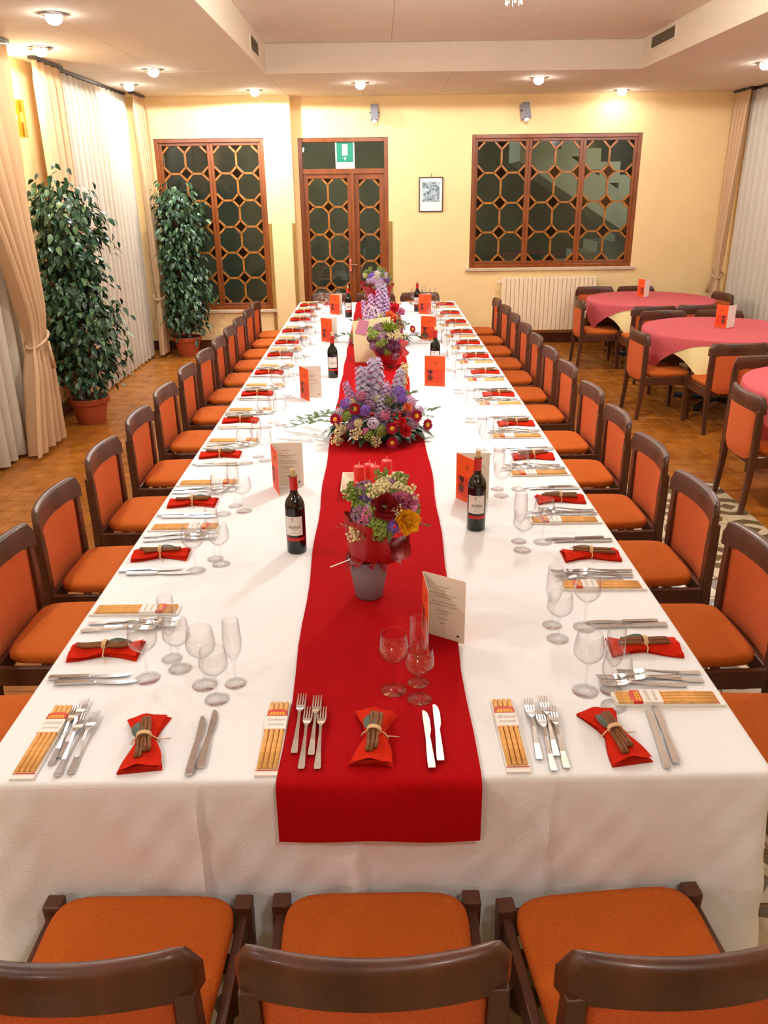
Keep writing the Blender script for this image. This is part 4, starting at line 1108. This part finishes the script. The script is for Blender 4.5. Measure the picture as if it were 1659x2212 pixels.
def part(me, par, pos, d=(0, 0, 1), sc=1.0, spin=None):
    o = obj(me.name.split('.')[0], me, par, pos, None, sc)
    q = Vector(d).normalized().to_track_quat('Z', 'Y'); e = q.to_matrix() @ Matrix.Rotation(rf.uniform(0, 6.28) if spin is None else spin, 3, 'Z')
    o.rotation_euler = e.to_euler(); return o
def leafpart(me, par, pos, ang, pitch=0, sc=1.0, roll=0):
    return obj(me.name.split('.')[0], me, par, pos, (pitch, roll, ang), sc)
def arrangement(t, asters, spikes, R, H, seed, fats=8, cols=('violet', 'lilac', 'cream', 'green', 'mauve', 'pink'), nclu=30, front=()):
    """low dome of flowers on a foam tray; positions relative to its base"""
    r = random.Random(seed)
    MB().lathe([(.0005, 0), (.11, 0), (.12, .03), (.11, .045), (.09, .09), (.0005, .11)], 20).build('foam_tray', L_dark, t, True)
    for x, y, z in asters:
        d = Vector((x*1.2, -.28+y, z-.02)); a = part(ME_aster, t, (x, y, z), d, 1.05); obj('flower_disc', ME_disc, a)
    for x, y, z, c, s, lx in spikes: part(ME_spike[c], t, (x, y, z), (lx, -.03, 1), s)
    for k in range(nclu):
        a = r.uniform(0, 2*PI); e = r.uniform(.12, 1.35); rr = R*(.72+.2*r.random()); d = Vector((math.cos(a)*math.cos(e), math.sin(a)*math.cos(e), math.sin(e)))
        pos = (d.x*rr, d.y*rr*.9, .04+d.z*H*r.uniform(.75, 1)); c = r.choice(cols)
        if r.random() < .35: part(ME_berry[r.choice(('cream', 'green', 'mauve'))], t, pos, d, r.uniform(.9, 1.4))
        else: part(ME_clu[c], t, pos, d, r.uniform(.5, .85))
    for k in range(fats):
        a = 2*PI*k/fats+r.uniform(-.2, .2); rr = R*.62
        leafpart(ME_fats, t, (math.sin(-a)*rr, math.cos(a)*rr, .062+.01*r.random()), a, -.04, r.uniform(.9, 1.15))
    for k in range(40):
        a = r.uniform(0, 2*PI); zz = r.uniform(.08, H*.75); rr = R*.42*(1-.5*zz/H)
        leafpart(ME_sprig[(0, 1, 1, 0, 2)[k % 5]], t, (math.sin(-a)*rr, math.cos(a)*rr, zz), a, r.uniform(.25, .8), r.uniform(.6, .95), r.uniform(-.5, .5))
    for kind, c, x, z, s in front:
        q = max(.05, 1-(x/(R*1.18))**2-(z/(H*1.35))**2); y = -R*.95*math.sqrt(q); d = Vector((x*1.5, y*1.3, z+.05))
        if kind == 'rose': part(ME_rose[c], t, (x, y, z), d, s)
        elif kind == 'berry': part(ME_berry[c], t, (x, y, z), d, s)
        else: part(ME_clu[c], t, (x, y, z), d, s)
t = thing('flower_centrepiece', 'large low flower centrepiece with lavender spikes and crimson asters, behind the candles', 'flowers', (.01, 2.86, ZR-.002), 0, 'flower centrepieces')
arrangement(t, [(-.225, -.17, .145), (-.118, -.19, .205), (.078, -.26, .115), (.078, -.29, .045), (.212, -.16, .155), (.272, -.14, .10), (-.02, .14, .2), (.16, .12, .18)],
            [(.0, 0, .13, 'lavender', 1.12, 0), (-.045, -.02, .12, 'lavender', 1.0, -.12), (.040, -.05, .09, 'lilac', .8, .06), (.085, .0, .13, 'lavender', .92, .2), (-.11, .0, .12, 'lilac', .72, -.34), (.02, -.09, .05, 'lavender', .72, .02), (-.02, .06, .16, 'lavender', .95, -.03), (.10, .05, .17, 'cream', .85, .26), (-.06, .03, .14, 'lavender', .9, -.15)], .26, .24, 5, 7, front=[('clu', 'violet', -.067, .195, .7), ('clu', 'lavender', -.02, .133, .75), ('clu', 'pink', -.06, .09, .55), ('clu', 'pink', .045, .173, .65), ('berry', 'cream', -.10, .075, 1.5), ('clu', 'cream', -.10, .133, .6), ('berry', 'cream', -.19, .085, 1.4),
            ('clu', 'lavender', -.20, .17, .7), ('clu', 'violet', -.17, .215, .75), ('clu', 'violet', .124, .27, .8), ('clu', 'lilac', .18, .22, .8), ('clu', 'violet', .135, .24, .6), ('rose', 'orange', .16, .195, .9), ('rose', 'rosered', .145, .085, 1.2), ('rose', 'rosered', .125, .133, 1.0), ('clu', 'mauve', .19, .11, .7),
            ('clu', 'green', -.045, .07, .8), ('clu', 'green', .02, .096, .8), ('berry', 'cream', -.008, .04, 1.3), ('berry', 'cream', -.21, .03, 1.3), ('clu', 'green', -.16, .16, .7), ('clu', 'mauve', -.14, .11, .6), ('clu', 'lilac', .23, .17, .6)])
for x, y, a, s in ((-.23, .06, 1.25, 1.2), (-.25, -.02, 1.5, 1.15), (-.2, .12, 1.0, 1.0), (.20, .05, -1.1, .6)): leafpart(ME_sprig[0], t, (x, y, .09), a, .15, s)
leafpart(ME_bay, t, (.30, .02, .13), -1.0, .4, 1.0)
t = thing('flower_centrepiece', 'second flower centrepiece farther back, with tall lilac spikes and orange roses', 'flowers', (.03, 5.85, ZR-.002), 0, 'flower centrepieces')
arrangement(t, [(.29, -.1, .13), (.18, -.12, .15)], [(.0, 0, .16, 'lilac', 1.15, 0), (-.05, 0, .15, 'lilac', 1.0, -.1), (.05, -.02, .14, 'lilac', .95, .08), (-.1, .02, .14, 'lilac', .85, -.2), (.03, .05, .22, 'lavender', 1.05, .05)], .27, .24, 9, 8,
            ('plum', 'mauve', 'violet', 'cream', 'green', 'plum'), 34)
for x, y, z, c in ((.09, -.1, .25, 'orange'), (.12, -.08, .22, 'orange'), (.13, -.05, .30, 'rosered'), (.19, -.06, .27, 'pink'), (.1, -.14, .2, 'rosered')): part(ME_rose[c], t, (x, y, z), (x, -.5, .6), 1.3)
for x, y, a in ((.27, .0, -1.4), (.25, -.08, -1.7), (-.26, 0, 1.4)): leafpart(ME_sprig[2], t, (x, y, .07), a, .1, 1.1)

# wrapped bouquets
CR, CU, CT = Vector((1, 0, 0)), Vector((0, .37, .93)), Vector((0, -.93, .37))
def bouquet(t, foot, head, r_foot, R, blooms, seed, rim=1.06, fill=('green', 'mauve', 'cream'), paper_open=1.0, nfill=30, flat=.85, side=0.0):
    r = random.Random(seed); foot = Vector(foot); head = Vector(head); ax = (head-foot).normalized(); L = (head-foot).length
    sx = ax.cross(Vector((0, 1, 0))).normalized(); sy = ax.cross(sx)
    jag = [r.uniform(-1, 1) for _ in range(13)]
    def ppt(u, v, k):
        a = 2*PI*u; q = u*12; i = int(q) % 12; w = jag[i]*(1-(q-int(q)))+jag[(i+1) % 12]*(q-int(q))
        rr = (r_foot+(R*rim-r_foot)*v**.8)*(1+.12*w*v+.07*v*math.sin(a*9+v*4)+.04*math.sin(a*5+v*3))*k
        return foot+ax*(L*(v*.80)+(.06*w+.05*math.cos(a-side))*v*v*paper_open)+(sx*math.cos(a)+sy*math.sin(a))*rr
    b = MB(); b.grid(lambda u, v: ppt(u, v, 1), 72, 10, True); b.grid(lambda u, v: ppt(u, v, .985), 72, 10, True)
    b.build('paper_wrap', M_rpaper, t, True, angle=25)
    MB().tube([foot-ax*min(.09, foot.z*.8), foot, head-ax*R*.3], [.016, .02, R*.5], 10).build('stems', L_olive, t, True)
    for kind, c, px, pv, s in blooms:
        # px, pv: place on the dome as seen from the table's front end, -1..1
        f = math.sqrt(max(.02, 1-min(.98, px*px+pv*pv))); d = CR*px+CU*pv+CT*f
        pos = head+d*R*Vector((1, 1, flat))*1.0
        if kind == 'rose': part(ME_rose[c], t, pos, d, s)
        elif kind == 'berry': part(ME_berry[c], t, pos, d, s)
        elif kind == 'blade': part(ME_blade, t, pos, d, s, 0)
        else: part(ME_clu[c], t, pos-d*.02, d, s)
    for k in range(nfill):
        a = r.uniform(0, 2*PI); e = r.uniform(.1, 1.2); d = Vector((math.cos(a)*math.cos(e), math.sin(a)*math.cos(e), math.sin(e)))
        if r.random() < .5: part(ME_clu[r.choice(fill)], t, head+d*R*.82, d, r.uniform(.6, .95))
        else: part(ME_berry[r.choice(('cream', 'green'))], t, head+d*R*.95, d, 1.2)
    for k in range(14):
        a = 2*PI*k/14; leafpart(ME_sprig[(k % 2)+0], t, head+Vector((-math.sin(a)*R*.45, math.cos(a)*R*.45, -.03)), a, .35, .42)
v = thing('vase', 'grey plastic conical flowerpot vase on the red runner', 'vase', (-.018, .925, ZR))
MB().lathe([(.0005, 0), (.042, 0), (.046, .003), (.060, .08), (.069, .142), (.0695, .148), (.067, .148), (.058, .08), (.044, .012), (.0005, .01)], 36).build('pot', M_vase, v, True, angle=50)
t = thing('bouquet', 'mixed bouquet in crumpled red paper standing in the grey vase', 'flowers', (-.018, .925, ZR), 0, 'paper-wrapped bouquets')
bouquet(t, (-.005, .0, .125), (.052, .02, .285), .050, .122, [('rose', 'darkred', .06, .30, 1.5), ('rose', 'gold', .60, -.14, 1.35), ('rose', 'gold', .50, -.02, 1.0), ('clu', 'violet', .26, -.30, .62), ('clu', 'violet', .22, -.06, .5), ('rose', 'pink', .62, .42, 1.2), ('rose', 'pink', .42, .5, 1.0),
    ('clu', 'pink', -.45, .1, .72), ('clu', 'pink', -.6, -.12, .6), ('clu', 'green', -.7, .34, .8), ('clu', 'violet', -.55, .62, .62), ('clu', 'lilac', -.35, .34, .55), ('clu', 'green', -.16, -.18, .85), ('clu', 'green', -.1, -.5, .85), ('clu', 'green', -.4, -.5, .8), ('clu', 'green', -.35, -.75, .7),
    ('berry', 'cream', -.2, .66, 1.2), ('berry', 'cream', .12, .78, 1.3), ('berry', 'cream', .4, .74, 1.1), ('berry', 'cream', .3, .2, .9), ('clu', 'cream', .7, .1, .5), ('berry', 'cream', -.7, -.45, 1.1), ('clu', 'green', .85, -.05, .5)], 31)
# loose skirt of paper over the pot rim, ribbon end
b = MB(); rp = random.Random(4); nn = 22; vs = []
for k in range(nn):
    a = 2*PI*k/nn; vs.append((.052*math.cos(a), .052*math.sin(a), .15))
for k in range(nn):
    a = 2*PI*k/nn; q = (1 if k % 2 else .35)*(1.0 if math.sin(a) < .2 else .4)
    vs.append(((.070+.018*q)*math.cos(a), (.070+.018*q)*math.sin(a), .152+.035*rp.random()-.045*q))
b.add(vs, [(k, (k+1) % nn, nn+(k+1) % nn, nn+k) for k in range(nn)]).build('paper_skirt', M_rpaper, t)
MB().bar((-.06, -.04, .155), (-.125, -.07, .142), .006, .001).build('ribbon_end', M_paper, t)
t = thing('bouquet', 'dark plum bouquet in red paper lying beside the cream gift bag', 'flowers', (.08, 4.72, ZR), 0, 'paper-wrapped bouquets')
bouquet(t, (.03, .0, .03), (.0, .0, .20), .05, .142, [('blade', '', .1, .5, 1.3), ('blade', '', .3, .45, 1.2), ('clu', 'plum', .1, .0, .9), ('clu', 'plum', .4, -.1, .9), ('clu', 'plum', .3, .3, .8), ('clu', 'mauve', -.3, .1, .9), ('clu', 'green', -.6, .2, .9), ('clu', 'green', -.4, -.3, .9), ('clu', 'mauve', .0, .35, .8), ('berry', 'cream', .5, .3, 1.3), ('berry', 'green', -.1, -.2, 1.3), ('clu', 'cream', .62, .15, .6), ('clu', 'plum', .2, -.5, .9), ('clu', 'green', -.75, .5, .8), ('clu', 'plum', -.3, -.75, .9), ('clu', 'green', .0, -.8, .9), ('clu', 'mauve', -.75, -.4, .9), ('clu', 'plum', .55, -.55, .9), ('berry', 'mauve', .4, -.8, 1.4)], 32, .86, ('plum', 'green', 'mauve'))
b = MB(); b.grid(lambda u, w: (.075+.085*w+.015*math.sin(u*9), -.07+.1*u, .07+.13*u*(1-.3*w)+.05*w+.015*math.sin(w*5)), 8, 6); b.build('paper_flap', M_rpaper, t, True)
t = thing('bouquet', 'lilac bouquet with red paper at the far end of the runner', 'flowers', (.0, 8.02, ZR), 0, 'paper-wrapped bouquets')
bouquet(t, (.06, .0, .05), (.0, -.02, .30), .05, .15, [('clu', 'violet', -.4, .3, 1.1), ('clu', 'lilac', -.2, .0, 1.1), ('clu', 'lavender', .1, .3, 1.1), ('clu', 'violet', .6, .3, 1.0), ('clu', 'lavender', .1, .6, 1.0), ('clu', 'cream', .3, .6, .9), ('clu', 'lilac', .3, -.2, 1.0), ('clu', 'lavender', .15, -.5, 1.0), ('clu', 'lilac', -.6, .0, .9), ('clu', 'violet', -.1, .6, .9)], 33, 1.15, ('lilac', 'lavender', 'violet'))

# ------------------------------------------------------------------ candle tray
t = thing('candle_tray', 'shallow cream square dish holding the red candles', 'tray', (-.012, 1.985, ZR))
def ringp(h, z): return [(-h, -h*.9, z), (h, -h*.9, z), (h, h*.9, z), (-h, h*.9, z)]
vs = ringp(.112, 0)+ringp(.146, .038)+ringp(.140, .038)+ringp(.108, .008)
MB().add(vs, [(3, 2, 1, 0)]+[(4*i+j, 4*i+(j+1) % 4, 4*i+4+(j+1) % 4, 4*i+4+j) for i in range(3) for j in range(4)]+[(12, 13, 14, 15)]).build('dish', M_cer, t, bevel=.003)
for x, y, h, lab in ((-.062, -.005, .105, 'red pillar candle at the left of the cream dish'), (-.016, .052, .095, 'red pillar candle at the back of the cream dish'), (.012, -.03, .112, 'middle red pillar candle in the cream dish'), (.066, .004, .128, 'tallest red pillar candle, at the right of the dish'), (-.088, -.07, .05, 'short red candle in the front left of the cream dish')):
    c = thing('candle', lab, 'candle', (-.012+x, 1.985+y, ZR+.0085), 0, 'red pillar candles')
    MB().lathe([(.0005, 0), (.0235, 0), (.0245, .003), (.0245, h-.004), (.022, h), (.016, h-.003), (.0005, h-.005)], 24).build('wax', M_candle, c, True, angle=50)
    MB().tube([(0, 0, h-.006), (.002, 0, h+.008), (rf.uniform(-.006, .006), .002, h+.02)], .0013, 5).build('wick', M_wick, c)

# ------------------------------------------------------------------ gift bag
t = thing('gift_bag', 'cream paper gift bag with twisted handles, behind the lavender flowers', 'bag', (-.035, 4.98, ZR), -.06)
vs = [(-.135, -.05, 0), (.135, -.05, 0), (.135, .05, 0), (-.135, .05, 0), (-.15, -.055, .31), (.15, -.055, .345), (.15, .055, .345), (-.15, .055, .31), (-.148, -.053, .31), (.148, -.053, .345), (.148, .053, .345), (-.148, .053, .31), (-.133, -.048, .004), (.133, -.048, .004), (.133, .048, .004), (-.133, .048, .004)]
MB().add(vs, [(3, 2, 1, 0)]+[(4*i+j, 4*i+(j+1) % 4, 4*i+4+(j+1) % 4, 4*i+4+j) for i in range(3) for j in range(4)]+[(12, 13, 14, 15)]).build('bag_body', M_bag, t)
MB().add([(-.148+.02, -.0575, .235), (-.06+.02, -.0575, .215), (-.035+.02, -.059, .325), (-.11+.02, -.0585, .345)], [(0, 1, 2, 3)]).add([(-.148+.02, -.0565, .235), (-.06+.02, -.0565, .215), (-.035+.02, -.058, .325), (-.11+.02, -.0575, .345)], [(3, 2, 1, 0)]).build('gift_tag', M_pink, t)
for y, s in ((-.052, 0), (.052, -.04)):
    MB().tube([(.02+s+.045*math.cos(a), y, .325+.11*math.sin(a)) for a in [PI*k/14 for k in range(15)]], .0038, 6).build('handle', M_handle, t, True)

# ------------------------------------------------------------------ potted ficus
ME_fleaf = [leaf_mesh('leaf', .082, .0215, m, .3, .35) for m in M_leafs]
def ficus(x, y, R, H, n_stuff, lab, seed):
    r = random.Random(seed)
    t = thing('potted_ficus', lab, 'plant', (x, y, 0), 0, 'potted ficus plants')
    MB().lathe([(.0005, 0), (.125, 0), (.13, .01), (.165, .19), (.185, .195), (.19, .205), (.19, .245), (.182, .25), (.168, .245), (.16, .2), (.0005, .2)], 36).build('pot', M_terra, t, True, angle=40)
    MB().lathe([(.161, .225), (.08, .235), (.0005, .23)], 24).build('soil', M_soil, t, True)
    tr = MB()
    for k in range(3):
        tr.tube([(.018*math.cos(z*9+k*2.1), .018*math.sin(z*9+k*2.1), .2+z) for z in [H*.8*q/14 for q in range(15)]], [.014*(1-.6*q/14) for q in range(15)], 6)
    tips = []
    for k in range(110):
        z = .40+(H-.48)*(k+.5)/110; a = k*2.4; rr = R*(.45+.4*((k*7) % 5)/4+.15*math.sin(z*5.5+seed))*(1 if z < H*.8 else 1-.55*(z-H*.8)/(H*.2))*r.uniform(.8, 1.1)
        p = Vector((rr*math.cos(a), rr*math.sin(a)*.9, z)); tips.append(p)
        tr.tube([(0, 0, max(.3, z-.22)), p*.5+Vector((0, 0, z*.5-.03)), p], [.006, .004, .002], 4)
    tr.build('trunk', M_bark, t, True)
    def leaf():
        p = r.choice(tips); d = Vector((p.x, p.y, 0)).normalized()
        pos = p*1.0+Vector((r.gauss(0, .075), r.gauss(0, .075), r.gauss(0, .085)))
        pos.x = max(pos.x, XL+.16-x+.05*r.random()) if y < 8 else max(pos.x, -2.74-x+.06*r.random()); pos.y = min(pos.y, 9.66-y-.05*r.random())
        a = math.atan2(pos.y, pos.x)-PI/2+r.gauss(0, .7)
        return pos, (r.uniform(-1.25, -.1), r.uniform(-.5, .5), a), r.uniform(.75, 1.2), r.choices((0, 1, 2), (5, 4, 2))[0]
    ls = [leaf() for _ in range(300+n_stuff)]
    # those that show largest from the room side stand alone
    cam = Vector((.03-x, -1.55-y, 0)).normalized()
    ls.sort(key=lambda l: -(Vector((l[0].x, l[0].y, 0)).dot(cam)))
    for pos, rot, s, k in ls[:300]: obj('leaf', ME_fleaf[k], t, pos, rot, s)
    for k in range(3):
        b = MB(); lv = [v.co.copy() for v in ME_fleaf[k].vertices]; lf = [tuple(p.vertices) for p in ME_fleaf[k].polygons]
        for pos, rot, s, kk in ls[300:]:
            if kk != k: continue
            M = Matrix.Translation(pos) @ Euler(rot).to_matrix().to_4x4() @ Matrix.Scale(s, 4); b.add([M @ v for v in lv], lf)
        o = b.build('foliage', M_leafs[k], t, True); o['kind'] = 'stuff'
ficus(-2.75, 6.03, .37, 2.14, 2600, 'tall potted ficus nearest on the left, between the drapes', 41)
ficus(-2.545, 9.38, .33, 2.1, 2200, 'tall potted ficus in the far left corner before the lattice window', 42)

# ------------------------------------------------------------------ round tables with pink over cream cloths
def drop_cloth(name, R, half, rot, z, m, lab, group, cx, cy, wav, zmin=.1):
    """square cloth of half-width half laid on a round top of radius R: what overhangs drops in soft folds"""
    n = 96; rows = 9; vs = []
    for k in range(rows+3):
        for j in range(n):
            a = 2*PI*j/n; b_ = a-rot
            ext = min(half/max(abs(math.cos(b_)), abs(math.sin(b_))), half*1.32)-R
            ext = max(.04, ext)
            if k == 0: r, zz = R*.6, z
            elif k == 1: r, zz = R-.012, z
            elif k == 2: r, zz = R+.002, z-.004
            else:
                q = (k-2)/rows; d = ext*q
                r = R+.006+d*.10+wav*(d/.3)*math.sin(a*14+1)*1.0; zz = z-.006-d*.985
            vs.append((r*math.cos(a), r*math.sin(a), zz))
    b = MB(); b.add(vs, [(i*n+j, i*n+(j+1) % n, (i+1)*n+(j+1) % n, (i+1)*n+j) for i in range(rows+2) for j in range(n)]); b.add(vs[:n], [tuple(range(n))])
    o = b.build(name, m, None, True, (cx, cy, 0)); return tag(o, lab, 'tablecloth', group)
for k, (cx, cy, w) in enumerate(((3.38, 8.70, 'far'), (3.38, 6.40, 'middle'), (3.36, 3.95, 'nearest'))):
    t = thing('round_table', 'round dining table under the %s pink tablecloth' % w, 'table', (cx, cy, 0), 0, 'round dining tables')
    MB().lathe([(.0005, .715), (.74, .715), (.745, .72), (.745, .742), (.74, .745), (.0005, .745)], 48).build('tabletop', M_wood, t, True, angle=40)
    MB().lathe([(.0005, .04), (.05, .04), (.045, .1), (.04, .71), (.0005, .715)], 16).build('pedestal', M_black, t, True, angle=40)
    for q in range(4):
        a = PI/4+q*PI/2; MB().bar((0, 0, .06), (.42*math.cos(a), .42*math.sin(a), .03), .05, .05).build('foot', M_black, t, bevel=.01)
    drop_cloth('under_cloth', .752, .86, .32, .7485, M_cream, 'cream square undercloth below the pink cloth of the %s round table' % w, 'cream undercloths', cx, cy, .026)
    drop_cloth('over_cloth', .758, .80, .32+PI/4, .7505, M_pinkcloth, 'pink damask overcloth on the %s round table' % w, 'pink overcloths', cx, cy, .016)
menu(3.33, 8.80, (-.055, .135), (.10, .105), 'orange and white menu standing on the far round table', .7515, Wd=.128, back=M_paper)
menu(3.40, 6.40, (-.085, .12), (.12, .085), 'orange and white menu standing on the middle round table', .7515, Wd=.128, back=M_paper)
